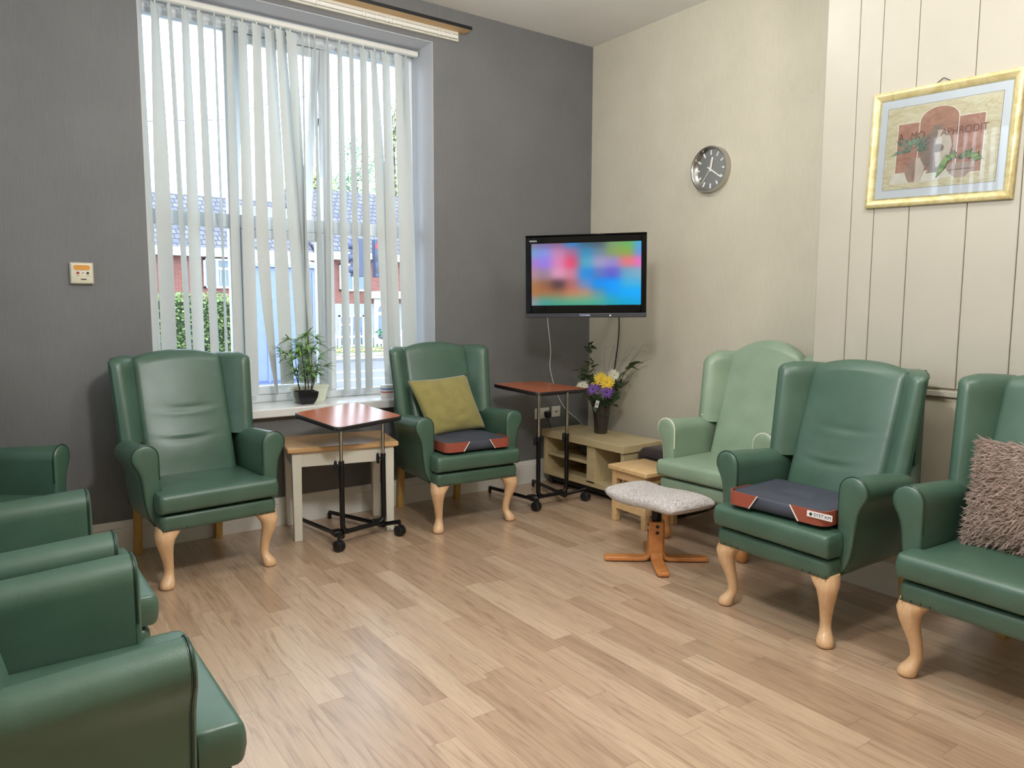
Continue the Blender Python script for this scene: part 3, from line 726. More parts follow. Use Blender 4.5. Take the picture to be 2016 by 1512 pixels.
# ------------------------------------------------------------------ window sill things
pl = thing('potted_bamboo', 'artificial bamboo in a square black pot on the window sill', 'plant', (-2.494, .075, ZS), D(-6))
MB().loft([[(x, y, z) for x, y in rrect(-r, r, -r, r, .012, 4)] for z, r in ((0, .042), (.004, .045), (.02, .055), (.05, .066), (.084, .071), (.086, .069), (.080, .066), (.074, .060))]).build('pot', M['black_plastic'], pl, angle=50)
rnd = random.Random(4); leaf = MB(); 
def add_leaf(m, p, d, ln, wd, droop=.3):
    d = d.normalized(); sd = d.cross(Vector((0, 0, 1))); sd = sd.normalized() if sd.length > .05 else Vector((1, 0, 0))
    nv = sd.cross(d).normalized(); rows = []
    for k in range(6):
        q = k / 5; w_ = wd * math.sin(PI * min(.98, q * .86 + .10)) ** .8; c = p + d * ln * q - Vector((0, 0, 1)) * droop * ln * q * q
        rows.append([c - sd * w_ + nv * w_ * .25, c - nv * w_ * .15 , c + sd * w_ + nv * w_ * .25, c + nv * .0006])
    m.loft(rows)
stems = [((-.042, .0), (-.066, .0), .24, True), ((-.005, -.012), (-.025, -.01), .32, False), ((.018, .01), (.012, .02), .36, True), ((.035, -.012), (.042, -.015), .30, False), ((-.03, .02), (-.095, .02), .26, True), ((.045, .02), (.10, .01), .25, True), ((.0, .02), (.035, .04), .375, True)]
for (bx, by), (tx, ty), h, _g in stems:
    b = Vector((bx, by, .070)); tp = Vector((tx, ty, .075 + h)); path = [b.lerp(tp, q / 8) + Vector((rnd.uniform(-.003, .003), rnd.uniform(-.003, .003), 0)) for q in range(9)]
    MB().tube(path, [.0042 - .0003 * q for q in range(9)], 7).build('stem', plain('bamboo_stem_dark', L(58, 44, 40), .5) if 'bamboo_stem_dark' not in bpy.data.materials else bpy.data.materials['bamboo_stem_dark'], pl)
    for n_ in range(10):
        q = rnd.uniform(.25, 1.0) if n_ else 1.0; p = b.lerp(tp, q); az = rnd.uniform(0, 2 * PI)
        br_ = p + Vector((math.cos(az), math.sin(az), .55)) * rnd.uniform(.03, .085)
        if br_.y > .06: br_.y = .06
        leaf.tube([p, br_], .0011, 4)
        for k in range(rnd.choice((4, 5, 6))):
            a2 = az + rnd.uniform(-1.1, 1.1); d = Vector((math.cos(a2), math.sin(a2), rnd.uniform(-.25, .9)))
            add_leaf(leaf, br_, d, rnd.uniform(.055, .098), rnd.uniform(.0055, .0088), rnd.uniform(.1, .5))
gl = NT('bamboo_leaf'); gl.P(Base_Color=gl.ramp(gl.noise(gl.obj(), 22, 2), [(.3, L(84, 128, 66)), (.55, L(122, 164, 88)), (.8, L(172, 196, 118))]), Roughness=.5)
leaf.v = [(x, min(y, .085), z) for x, y, z in leaf.v]
leaf.build('foliage', gl.m, pl, angle=80)
MB().lathe([(.058, .0), (.058, .072)], 4, m=Matrix.Rotation(PI / 4, 4, 'Z')).build('soil', plain('dark_soil', L(40, 34, 30), .95), pl)

pw = thing('white_planter', 'pale plastic trough standing behind the black bamboo pot', 'planter', (-2.43, .178, ZS))
MB().loft([[(x, y, z) for x, y in rrect(-r, r, -r2 * .66, r2 * .66, .014, 5)] for z, r, r2 in ((0, .10, .026), (.012, .115, .03), (.085, .130, .034), (.10, .136, .037), (.112, .138, .038), (.112, .130, .031), (.09, .125, .029), (.03, .11, .025))]).build('trough', plain('pale_green_white_plastic', L(226, 232, 212), .35), pw, angle=50)
box('drip_rim', M['white_plastic'], (-.142, .142, -.026, .026, .094, .101), pw, 0.003)
tb = thing('striped_tub', 'small striped tub on sill behind the chair with the olive cushion', 'tub', (-1.875, .10, ZS))
for nm, z0, z1, r, c in (('base_band', 0, .034, .047, L(232, 226, 222)), ('red_band', .034, .046, .0475, L(206, 120, 116)), ('pale_band', .046, .058, .047, L(236, 236, 236)), ('blue_band', .058, .068, .0475, L(96, 130, 190)), ('top_band', .068, .090, .047, L(236, 238, 238))):
    MB().lathe([(r - .001, z0), (r, z0 + .001), (r, z1 - .001), (r - .001, z1)], 28).build(nm, plain('tub_' + nm, c, .4), tb)

# ------------------------------------------------------------------ wall things
tv = thing('television', 'flat black television on a corner bracket showing blurred colours', 'television')
TL_, TR_ = Vector((-1.140, -.600, 1.647)), Vector((-.600, -1.238, 1.657)); xd = (TR_ - TL_).normalized(); TW = (TR_ - TL_).length
ydir = Vector((xd.y * -1, xd.x, 0)).normalized(); ydir = ydir if ydir.y > 0 else -ydir; zd = xd.cross(ydir).normalized()
cen = (TL_ + TR_) / 2
tv.matrix_world = Matrix(((xd.x, ydir.x, zd.x, cen.x), (xd.y, ydir.y, zd.y, cen.y), (xd.z, ydir.z, zd.z, cen.z), (0, 0, 0, 1)))
h2 = .280; a = TW / 2
bz = MB(); sx0, sx1, sz0, sz1 = -a + .042, a - .036, -h2 + .086, h2 - .047
bz.box(-a, sx0, -.0, .05, -h2 + .032, h2); bz.box(sx1, a, -.0, .05, -h2 + .032, h2); bz.box(sx0, sx1, 0, .05, sz1, h2); bz.box(sx0, sx1, 0, .05, -h2 + .032, sz0)
bz.box(-a - .001, a + .001, -.008, .05, h2, h2 + .010)
bz.build('bezel', M['gloss_black'], tv, bevel=0.004)
box('speaker_strip', M['dark_grey'], (-a, a, -.004, .05, -h2, -h2 + .0315), tv, 0.004)
MB().loft([[(x, y, z) for x, z in rrect(-a * k, a * k, -h2 * k, h2 * k, .03, 4)] for y, k in ((.051, .985), (.075, .95), (.10, .78), (.115, .6))]).build('rear_shell', M['black_plastic'], tv)
GRID = [[(130,120,140),(120,110,150),(130,100,130),(50,130,190),(60,90,110),(70,80,90),(120,150,110),(100,160,90),(70,160,210)],
 [(120,160,200),(140,150,220),(195,140,175),(170,110,140),(60,140,180),(110,130,150),(130,150,90),(130,160,70),(90,150,220)],
 [(170,130,190),(150,130,220),(210,140,180),(215,80,110),(80,165,190),(165,155,190),(150,140,200),(220,120,120),(225,115,190)],
 [(170,140,150),(150,130,150),(215,160,185),(200,130,150),(40,140,210),(100,120,180),(100,95,190),(110,165,190),(130,170,190)],
 [(160,120,90),(140,100,80),(70,55,60),(170,110,110),(110,140,190),(20,140,225),(15,150,235),(80,170,210),(90,170,210)],
 [(170,110,70),(165,105,65),(160,105,80),(195,125,90),(190,135,110),(110,140,160),(10,150,230),(0,160,240),(0,165,240)],
 [(130,150,150),(90,160,150),(110,160,130),(120,165,135),(110,170,140),(100,170,150),(60,160,180),(10,160,210),(0,160,220)],
 [(150,150,170),(60,140,130),(60,145,130),(60,150,130),(70,150,130),(60,150,140),(40,150,160),(20,150,180),(20,150,190)]]
ROWV = [0, .15, .31, .49, .67, .81, .91, 1.0]
def screen_col(u, v):
    acc = [0, 0, 0]; tot = 0
    for k in range(8):
        for i in range(9):
            w_ = math.exp(-((u - i / 8) / .075) ** 2 - ((v - ROWV[k]) / .095) ** 2) + 1e-7
            tot += w_
            for c in range(3): acc[c] += w_ * GRID[k][i][c]
    m_ = sum(acc) / 3 / tot
    return [max(0, min(255, m_ + (a_ / tot - m_) * 1.2)) for a_ in acc]
NXs, NYs = 72, 42; sm = MB()
sm.add([(lerp(sx0, sx1, i / NXs), .004, lerp(sz1, sz0, j / NYs)) for j in range(NYs + 1) for i in range(NXs + 1)], [(j * (NXs + 1) + i, (j + 1) * (NXs + 1) + i, (j + 1) * (NXs + 1) + i + 1, j * (NXs + 1) + i + 1) for j in range(NYs) for i in range(NXs)])
scm = NT('lit_television_screen'); at = scm.n('VertexColor', layer_name='picture'); scm.P(Base_Color=(.004, .004, .004, 1), Roughness=.35, Specular_IOR_Level=.15, Emission_Color=at.outputs[0], Emission_Strength=.78)
so = sm.build('screen', scm.m, tv, smooth=False, normals=False)
ca = so.data.color_attributes.new('picture', 'FLOAT_COLOR', 'POINT')
for j in range(NYs + 1):
    for i in range(NXs + 1): ca.data[j * (NXs + 1) + i].color = L(*screen_col(i / NXs, j / NYs))
text('maker_name', 'TOSHIBA', .017, emit('pale_blue_lettering', L(200, 206, 240), .8), tv, (.0, -.0046, -h2 + .0165), sx=1.1)
text('series_name', 'REGZA', .014, M['white_matt'], tv, (sx0 + .014, -.0006, h2 - .030), sx=1.2)
MB().sphere((a * .42, -.005, -h2 + .014), .004, 6).build('power_light', emit('power_led', (1, 1, .8, 1), 2), tv)
br_ = MB(); br_.box(-.10, .10, .116, .13, -.10, .10); br_.tube([(0, .13, 0), (-.06, .55, 0)], .02, 10); br_.tube([(-.06, .55, 0), (.19, .93, 0)], .02, 10); br_.cyl((-.06, .55, -.04), (-.06, .55, .04), .028, n=14)
wm = tv.matrix_world.inverted() @ Matrix.Translation((-.012, -.475, 1.652)); br_.box(-.011, .011, -.05, .05, -.12, .12, wm); br_.box(-.05, -.011, -.025, .025, -.03, .03, wm)
br_.build('wall_bracket', M['black_metal'], tv)

def cable(name, label, pts, r, mat):
    P = [Vector(p) for p in pts]; out = []
    for i in range(len(P) - 1):
        p0, p1, p2, p3 = P[max(i - 1, 0)], P[i], P[i + 1], P[min(i + 2, len(P) - 1)]
        for k in range(8):
            t = k / 8; out.append(.5 * ((2 * p1) + (p2 - p0) * t + (2 * p0 - 5 * p1 + 4 * p2 - p3) * t * t + (3 * p1 - p0 - 3 * p2 + p3) * t ** 3))
    out.append(P[-1]); return tag(MB().tube(out, r, 6).build(name, mat), label, 'cable')
cable('white_cable', 'white cable hanging from the television to behind the stand', [(-.56, -.10, 1.50), (-.50, -.04, 1.40), (-.479, -.03, 1.296), (-.45, -.03, 1.086), (-.454, -.03, .939), (-.387, -.03, .745), (-.291, -.03, .597), (-.101, -.03, .445), (-.06, -.035, .34)], .0036, M['white_plastic'])
cable('black_cable', 'black cable dropping from the television behind the flower vase', [(-.10, -.42, 1.50), (-.05, -.40, 1.40), (-.03, -.395, 1.298), (-.03, -.382, 1.132), (-.03, -.361, 1.006), (-.03, -.325, .75), (-.03, -.288, .532), (-.04, -.271, .38)], .0052, M['black_plastic'])
# clock
ck = thing('wall_clock', 'round black faced wall clock with silver rim', 'clock', (-.001, -1.279, 2.413), D(-90))
R_ = .158; mr = Matrix.Rotation(PI / 2, 4, 'X')
MB().lathe([(R_ - .018, .0), (R_, .0), (R_, .046), (R_ - .003, .052), (R_ - .012, .053), (R_ - .016, .050), (R_ - .018, .022)], 56, m=mr).build('rim', M['steel'], ck)
MB().lathe([(R_ - .017, .014), (R_ - .017, .021), (.001, .0215)], 48, m=mr).build('dial', plain('black_dial', L(36, 38, 45), .7, spec=.15, var=.03), ck)
for k in range(12):
    a = k * PI / 6; mm = Matrix.Rotation(a, 4, 'Y'); MB().box(-.0055, .0055, -.0228, -.0212, .098, .132, mm).build('hour_mark', M['white_matt'], ck)
for nm, ang, ln, wd, y, back in (('hour_hand', 11, .082, .0080, -.0255, .014), ('minute_hand', 124, .118, .0046, -.0275, .03), ('second_hand', 218, .118, .0015, -.0295, .03)):
    mm = Matrix.Rotation(D(ang), 4, 'Y'); MB().box(-wd, wd, y - .0008, y, -back, ln, mm).build(nm, M['white_matt'], ck)
MB().cyl((0, -.0218, 0), (0, -.031, 0), .007, n=16).build('hub', M['white_matt'], ck)

# nurse call panel
cp = thing('call_panel', 'cream nurse call panel on the grey wall', 'call panel', (-3.795, -.001, 1.624))
MB().loft([[(x, -y, z) for x, z in rrect(-.058 + g, .058 - g, -.060 + g, .060 - g, .006, 4)] for y, g in ((0, 0), (.016, 0), (.026, .006), (.027, .009))]).build('casing', M['cream_plastic'], cp, angle=50)
MB().loft([[(x, -y, z) for x, z in rrect(-.040, .040, .018, .045, .011, 5)] for y in (.0268, .0295)]).build('orange_lens', plain('orange_lens', L(206, 142, 48), .3), cp)
for nm, x, r, c in (('red_button', -.020, .0072, L(150, 30, 44)), ('indicator', .004, .003, L(30, 26, 22)), ('black_button', .028, .0068, L(30, 32, 28))):
    MB().cyl((x, -.0268, .002), (x, -.0300, .002), r, n=16).build(nm, plain(nm + '_colour', c, .35), cp)
for x in (-.020, .028): box('caption', M['ink'], (x - .010, x + .010, -.0274, -.0268, -.014, -.0125), cp, 0)
box('maker_mark', M['ink'], (-.007, .020, -.0274, -.0268, -.036, -.030), cp, 0)

# sockets
so_ = thing('double_socket', 'white double wall socket partly behind the table pole', 'socket', (-.517, -.0005, .566))
box('plate', M['white_plastic'], (-.074, .074, -.010, 0, -.045, .045), so_, 0.003)
for sx in (-.038, .038):
    for (x, z, w_, h_) in ((0, .012, .0035, .008), (-.011, -.008, .006, .0032), (.011, -.008, .006, .0032)): box('socket_hole', M['black_plastic'], (sx + x - w_ / 2, sx + x + w_ / 2, -.0105, -.0098, z - h_ / 2, z + h_ / 2), so_, 0)
    box('switch', M['white_plastic'], (sx - .006, sx + .006, -.0125, -.010, .022, .036), so_, 0.001)
pg = thing('mains_plug', 'black mains plug and flex in the double socket', 'plug', (-.475, -.0115, .556))
MB().loft([[(x * k, -y, z * k) for x, z in ((-.025, .026), (.025, .026), (.027, 0), (.016, -.030), (-.016, -.030), (-.027, 0))] for y, k in ((0, 1), (.03, .97), (.044, .75))]).build('plug_body', M['black_plastic'], pg, bevel=.005)
MB().tube([(0, -.02, -.028), (.004, -.026, -.06), (.02, -.03, -.10), (.04, -.024, -.14), (.08, -.014, -.18)], .0042, 7).build('flex', M['black_plastic'], pg)
ae = thing('aerial_socket', 'white square aerial outlet right of the double socket', 'socket', (-.369, -.0005, .570))
box('plate', M['white_plastic'], (-.046, .046, -.010, 0, -.045, .045), ae, 0.003)
MB().cyl((0, -.010, 0), (0, -.0125, 0), .0075, n=14).build('coaxial_hole', M['black_plastic'], ae)
for x in (-.03, .03): MB().cyl((x, -.010, 0), (x, -.0112, 0), .003, n=10).build('screw', M['steel'], ae)

# framed print
fp = thing('framed_print', 'gold framed print of terracotta pots on the panelled breast', 'picture', (BX - .001, -3.105, 2.204), rot=(0, D(2.1), D(-90)))
FW, FH, fwid = .330, .274, .043
prof = [(0, 0), (0, .018), (.006, .024), (.016, .027), (.028, .022), (.036, .014), (.043, .010), (.043, 0)]
gold = NT('brushed_pale_gold'); gold.P(Base_Color=gold.ramp(gold.noise(gold.obj(), 16, 4, .6, 1.5), [(.3, L(190, 172, 116)), (.55, L(212, 198, 148)), (.8, L(226, 216, 180))]), Roughness=.38, Metallic=.25)
rings = []
for cx, cz in ((-1, 1), (1, 1), (1, -1), (-1, -1)): rings.append([(cx * (FW - g), -d, cz * (FH - g)) for g, d in prof])
MB().loft(rings, cap=False, closed=True, close_path=True).build('frame', gold.m, fp, angle=30)
box('mount', plain('pale_grey_mount', L(206, 206, 206), .5, var=.02), (-FW + .04, FW - .04, -.0085, -.004, -FH + .04, FH - .04), fp, 0)
PW, PH = .505, .385
art = thing('x', None, None); bpy.data.objects.remove(art)
par = NT('marbled_beige_print'); par.P(Base_Color=par.ramp(par.noise(par.obj((6, 6, 14)), 2.2, 5, .6, 1.8), [(.3, L(186, 166, 124)), (.5, L(206, 192, 154)), (.7, L(216, 206, 176))]), Roughness=.5)
box('keyline', M['ink'], (-PW / 2 - .0012, PW / 2 + .0012, -.0088, -.0085, -PH / 2 - .0012, PH / 2 + .0012), fp, 0)
pr = box('print', par.m, (-PW / 2, PW / 2, -.0092, -.0085, -PH / 2, PH / 2), fp, 0)
LAY = [0]
def flat(name, col, pts, grad=None):
    LAY[0] += 1; d = .0092 + .00012 * LAY[0]
    m = MB(); m.prism([((u - .5) * PW, (.5 - v) * PH) for u, v in pts], -.0091, -d, lambda a, b, q: (a, q, b))
    if grad:
        key = 'print_' + name; 
        if key not in bpy.data.materials:
            t_ = NT(key); t_.P(Base_Color=t_.ramp(t_.noise(t_.obj((9, 9, 9)), 2.4, 4, .6, .8), [(.32, L(*col)), (.68, L(*grad))]), Roughness=.5)
        mt = bpy.data.materials['print_' + name]
    else:
        mt = bpy.data.materials.get('print_' + name) or plain('print_' + name, L(*col), .5, var=.08, scale=20)
    m.build(name, mt, pr, smooth=False)
arch = lambda u0, u1, vs, vt, vb, g=0: [(u0 + g, vb), (u0 + g, vs)] + [((u0 + u1) / 2 - (u1 - u0 - 2 * g) / 2 * math.cos(PI * k / 14), vs - (vs - vt - g) * math.sin(PI * k / 14)) for k in range(1, 14)] + [(u1 - g, vs), (u1 - g, vb)]
flat('panel_outline', (226, 214, 194), [(.105, .20), (.88, .20), (.88, .875), (.105, .875)])
flat('side_panel', (152, 100, 78), [(.113, .21), (.31, .21), (.31, .865), (.113, .865)], (188, 140, 116))
flat('side_panel', (152, 100, 78), [(.655, .21), (.872, .21), (.872, .865), (.655, .865)], (188, 140, 116))
flat('panel_outline', (226, 214, 194), arch(.305, .66, .21, .05, .8))
flat('arch_panel', (150, 104, 80), arch(.305, .66, .21, .05, .8, .008), (180, 132, 106))
flat('pale_ground', (222, 212, 194), [(.10, .80), (.75, .80), (.72, .89), (.40, .93), (.06, .93)], (206, 194, 172))
LAY[0] += 1
for s_, u0, sz in (('A', .145, .052), ('MO', .30, .050), ('APHRODIT', .705, .048)):
    text('inscription', s_, sz, M['ink'] if False else (bpy.data.materials.get('print_letters') or plain('print_letters', L(118, 72, 56), .6)), pr, ((u0 - .5) * PW, -.0106, (.5 - .375) * PH), depth=.0002, sx=.85)
def pot(cx, prof, name, col, g2): flat(name, col, [(cx - w_, v) for w_, v in prof] + [(cx + w_, v) for w_, v in prof[::-1]], g2)
big = [(.05, .275), (.045, .29), (.03, .31), (.05, .335), (.10, .38), (.135, .45), (.148, .53), (.135, .63), (.10, .72), (.06, .77), (.05, .79), (.075, .835)]
pot(.475, big, 'large_pot', (126, 104, 88), (150, 128, 110))
flat('pot_light', (190, 172, 150), [(.475 + w_ * (.05 + .9 * q), v) for (w_, v), q in zip(big[3:10], (0, .0, -.1, -.15, -.1, 0, .1))] + [(.475 + w_ * .93, v) for w_, v in big[3:10][::-1]], (206, 190, 170))
flat('pot_shade', (112, 92, 78), [(.475 + .02 + .05 * math.cos(a), .55 + .05 * math.sin(a)) for a in [2 * PI * k / 14 for k in range(14)]], (150, 130, 112))
lp = [(.05, .64), (.05, .66), (.075, .71), (.096, .755), (.085, .82), (.06, .90), (.045, .925)]
pot(.295, lp, 'left_pot', (140, 106, 90), (170, 140, 122))
flat('pot_light', (190, 172, 150), [(.295 + w_ * .1, v) for w_, v in lp] + [(.295 + w_ * .95, v) for w_, v in lp[::-1]], (206, 190, 170))
bw = [(.125, .745), (.118, .80), (.09, .86), (.05, .90), (.04, .915)]
pot(.70, bw, 'bowl', (158, 132, 114), (186, 162, 142))
flat('bowl_band', (130, 104, 88), [(.70 - .112, .815), (.70 + .112, .815), (.70 + .106, .83), (.70 - .106, .83)], (140, 112, 96))
lr = random.Random(8)
def leaves(cx, cy, n, rad, ln, wd, nm, col, g2, sq=1.0):
    for k in range(n):
        a = lr.uniform(-PI * 1.05, .05 * PI); r0 = rad * lr.random() ** .6; px_, py_ = cx + r0 * math.cos(a), cy + r0 * math.sin(a) * sq
        dx, dy = math.cos(a + lr.uniform(-.6, .6)), math.sin(a + lr.uniform(-.6, .6)) * 1.1; l_ = ln * lr.uniform(.7, 1.2)
        flat(nm, col, [(px_, py_), (px_ + dx * l_ * .4 - dy * wd, py_ + dy * l_ * .4 + dx * wd), (px_ + dx * l_, py_ + dy * l_), (px_ + dx * l_ * .4 + dy * wd, py_ + dy * l_ * .4 - dx * wd)], g2)
leaves(.27, .55, 26, .10, .11, .013, 'painted_leaf', (70, 96, 78), (140, 156, 128))
leaves(.70, .72, 24, .12, .07, .018, 'painted_ivy', (66, 98, 58), (136, 156, 104), .6)
flat('painted_ivy', (84, 118, 74), [(.56, .66), (.60, .70), (.57, .80), (.50, .90), (.52, .76)], (142, 160, 110))
box('glazing', M['glass'], (-FW + .038, FW - .038, -.0165, -.0150, -FH + .038, FH - .038), fp, 0)
MB().tube([(-.045, -.004, FH - .002), (-.015, -.004, FH + .020), (-.01, -.005, FH + .022), (.03, -.004, FH - .002)], .0018, 5).build('hanging_cord', M['ink'], fp)

# ------------------------------------------------------------------ television stand, stools, pouffe
ts = thing('television_stand', 'pale wood low television stand with open shelves', 'television stand', (-.36, -.55, 0))
box('top_slab', M['stand'], (-.215, .205, -.475, .475, .395, .450), ts, 0.002)
box('side_panel', M['stand'], (-.195, .195, .435, .470, .082, .395), ts, 0.001); box('side_panel', M['stand'], (-.195, .195, -.462, -.427, .082, .395), ts, 0.001)
box('divider', M['stand'], (-.195, .195, -.150, -.060, .110, .395), ts, 0.001)
box('shelf', M['stand'], (-.185, .19, -.060, .435, .245, .265), ts, 0.001); box('bottom_board', M['stand'], (-.195, .195, -.427, .435, .082, .122), ts, 0.001)
box('back_board', M['stand_dark'], (.185, .195, -.427, .435, .122, .395), ts, 0)
box('plinth', M['stand_dark'], (-.15, .16, -.44, .45, .03, .0815), ts, 0)
for x in (-.13, .14):
    for y in (-.40, .42): MB().cyl((x, y - .02, .03), (x, y + .02, .03), .03, n=18).build('castor', M['black_plastic'], ts)
bb = MB(); prof = [(.001, 0), (.07, .004), (.10, .03), (.10, .08), (.07, .11), (.03, .125), (.001, .128)]; bb.lathe(prof, 18, m=Matrix.Diagonal((.9, 1.1, 1, 1)))
tag(bb.build('bundled_bag', M['navy'], loc=(-.33, -.42, .2655)), 'dark blue soft bundle on the upper stand shelf', 'bag')

st_ = thing('small_table', 'small slatted pine table beside the pale green chair', 'small table', (-.70, -1.36, 0), D(-3))
MB().loft([[(x, y, z) for x, y in rrect(-.168 + g, .168 - g, -.19 + g, .19 - g, .01, 3)] for z, g in ((.354, .004), (.358, 0), (.380, 0), (.384, .004))]).build('table_top', M['pine'], st_)
for x in (-.125, .125):
    for y in (-.145, .145): box('leg', M['pine'], (x - .021, x + .021, y - .021, y + .021, 0, .353), st_, 0.003)
for x in (-.133, .133):
    box('apron', M['pine'], (x - .009, x + .009, -.124, .124, .295, .353), st_, 0.002); box('stretcher', M['pine'], (x - .009, x + .009, -.124, .124, .088, .142), st_, 0.002)
for y in (-.15, .15):
    box('apron', M['pine'], (-.104, .104, y - .009, y + .009, .295, .353), st_, 0.002); box('stretcher', M['pine'], (-.104, .104, y - .009, y + .009, .088, .142), st_, 0.002)
    for k in range(4): box('slat', M['pine'], (-.078 + k * .047 - .007, -.078 + k * .047 + .007, y - .006, y + .006, .142, .295), st_, 0.001)

pf_ = thing('leather_pouffe', 'dark brown leather pouffe behind the small pine table', 'pouffe', (-.29, -1.248, 0))
rows = [[(x * 1.0, y, z) for x, y in rrect(-.185 + g, .185 - g, -.20 + g, .20 - g, .045, 5)] for z, g in ((0, .02), (.01, .004), (.06, 0), (.2, -.004), (.37, 0), (.41, .006), (.435, .022), (.445, .06), (.45, .12))]
MB().loft(rows).build('body', M['dark_leather'], pf_, angle=70)
MB().tube([(x, y, .392) for x, y in rrect(-.187, .187, -.202, .202, .045, 5)], .004, 6, loop=True).build('lid_piping', M['dark_leather'], pf_)

# footstool: four bentwood legs, black post, tweed seat
fs = thing('footstool', 'grey tweed footstool on four bent orange wood legs', 'footstool', (-1.21, -1.945, 0))
for k, (dx, dy) in enumerate(((-.17, -.22), (-.232, .180), (.17, .22), (.232, -.180))):
    d = Vector((dx, dy, 0)); R0 = d.length; d.normalize(); sd = Vector((-d.y, d.x, 0)); rows = []
    path = [(R0 + .0, .016)] + [(lerp(R0, .085, q / 6), .0165) for q in range(1, 6)] + [(.078 - .045 * math.sin(q / 6 * PI / 2), .0165 + .05 * (1 - math.cos(q / 6 * PI / 2))) for q in range(7)] + [(.033, z) for z in (.10, .16, .236)]
    for i, (rr_, z) in enumerate(path):
        p0, p1 = path[max(i - 1, 0)], path[min(i + 1, len(path) - 1)]; tx, tz = p1[0] - p0[0], p1[1] - p0[1]; l_ = math.hypot(tx, tz); nx, nz = tz / l_, -tx / l_
        hw_ = .035 * (.85 if i == 0 else 1); th_ = .0115
        rows.append([Vector((d.x * (rr_ + nx * b) + sd.x * a, d.y * (rr_ + nx * b) + sd.y * a, z + nz * b + .0005)) for a, b in ((-hw_, -th_), (hw_, -th_), (hw_, th_), (-hw_, th_))])
    lo = MB().loft(rows).build('leg', M['orange_wood'], fs, bevel=0.006, seg=3, angle=50)
    for z in (.212, .176):
        MB().cyl(d * .046 + Vector((0, 0, z)), d * .0485 + Vector((0, 0, z)), .0100, n=16).build('bolt_cap', M['black_plastic'], lo)
MB().loft([[(x, y, z) for x, y in rrect(-.021, .021, -.021, .021, .006, 3)] for z in (.02, .335)]).build('post', M['black_metal'], fs)
box('seat_plate', M['black_metal'], (-.07, .07, -.11, .11, .328, .338), fs, 0.002)
sc_ = MB(); rows = []; ang = D(-4); NY = 34
for j in range(NY + 1):
    q = -1 + 2 * j / NY; y = .285 * q; e = (1 - abs(q) ** 7) ** .5 if abs(q) < 1 else 0
    zb = .352 + .030 * math.sin(-q * 2.6 + .2) * .5 + .016 * q * q; ring = []
    for k in range(28):
        a = 2 * PI * k / 28; c_, s_ = math.cos(a), math.sin(a); X = .178 * math.copysign(abs(c_) ** .55, c_) * lerp(.84, 1, e); Z = .041 * math.copysign(abs(s_) ** .7, s_) * max(e, .04)
        ring.append((X, y, zb + .022 + Z + (.006 * (1 - (X / .178) ** 2) if s_ > 0 else 0)))
    rows.append(ring)
so = sc_.loft(rows).build('seat', M['tweed'], fs, angle=80); so.rotation_euler = (D(2), 0, ang); so.location = (-.015, -.01, -.005)

# ------------------------------------------------------------------ vase and artificial flowers
VX, VY, VZ = -.312, -.50, .4505
smoke = NT('smoked_ribbed_glass'); smoke.P(Base_Color=L(58, 52, 48), Roughness=.12, Alpha=.74, Specular_IOR_Level=.6)
va = MB(); n = 48; rings = []
for r, z in ((.001, .004), (.044, .0), (.051, .006), (.051, .03), (.050, .08), (.056, .14), (.063, .19), (.073, .235), (.0775, .262), (.0745, .263), (.068, .235), (.058, .19), (.050, .13), (.044, .03), (.001, .022)):
    rings.append([((r + (.0016 * math.cos(a * 16) if .02 < z < .25 and r > .04 else 0)) * math.cos(a), (r + (.0016 * math.cos(a * 16) if .02 < z < .25 and r > .04 else 0)) * math.sin(a), z) for a in [2 * PI * k / n for k in range(n)]])
rings = [[(x * 1.04, y * 1.04, z * .95) for x, y, z in r] for r in rings]
vo = va.loft(rings).build('flower_vase', smoke.m, loc=(VX, VY, VZ)); tag(vo, 'tall smoked ribbed glass vase on the television stand', 'vase')
vd = Vector((-.66, -.75, 0)).normalized(); vr = Vector((.75, -.66, 0))      # towards the room and across
def at(r, u, f=0.0): return Vector((VX, VY, VZ)) + vr * r + vd * f + Vector((0, 0, u))
leafg = plain('dark_ivy_leaf', L(76, 96, 66), .5, var=.25, scale=30); stemg = plain('ivy_stem', L(70, 72, 46), .6)
petals = {'yellow': plain('yellow_petal', L(240, 204, 62), .6, var=.1, scale=60), 'white': plain('white_petal', L(226, 222, 204), .6, var=.06), 'purple': plain('purple_petal', L(118, 78, 158), .6, var=.4, scale=90)}
hearts = {'yellow': plain('gold_heart', L(206, 156, 30), .7), 'white': plain('yellow_heart', L(206, 190, 96), .7), 'purple': plain('dark_heart', L(30, 22, 40), .7)}
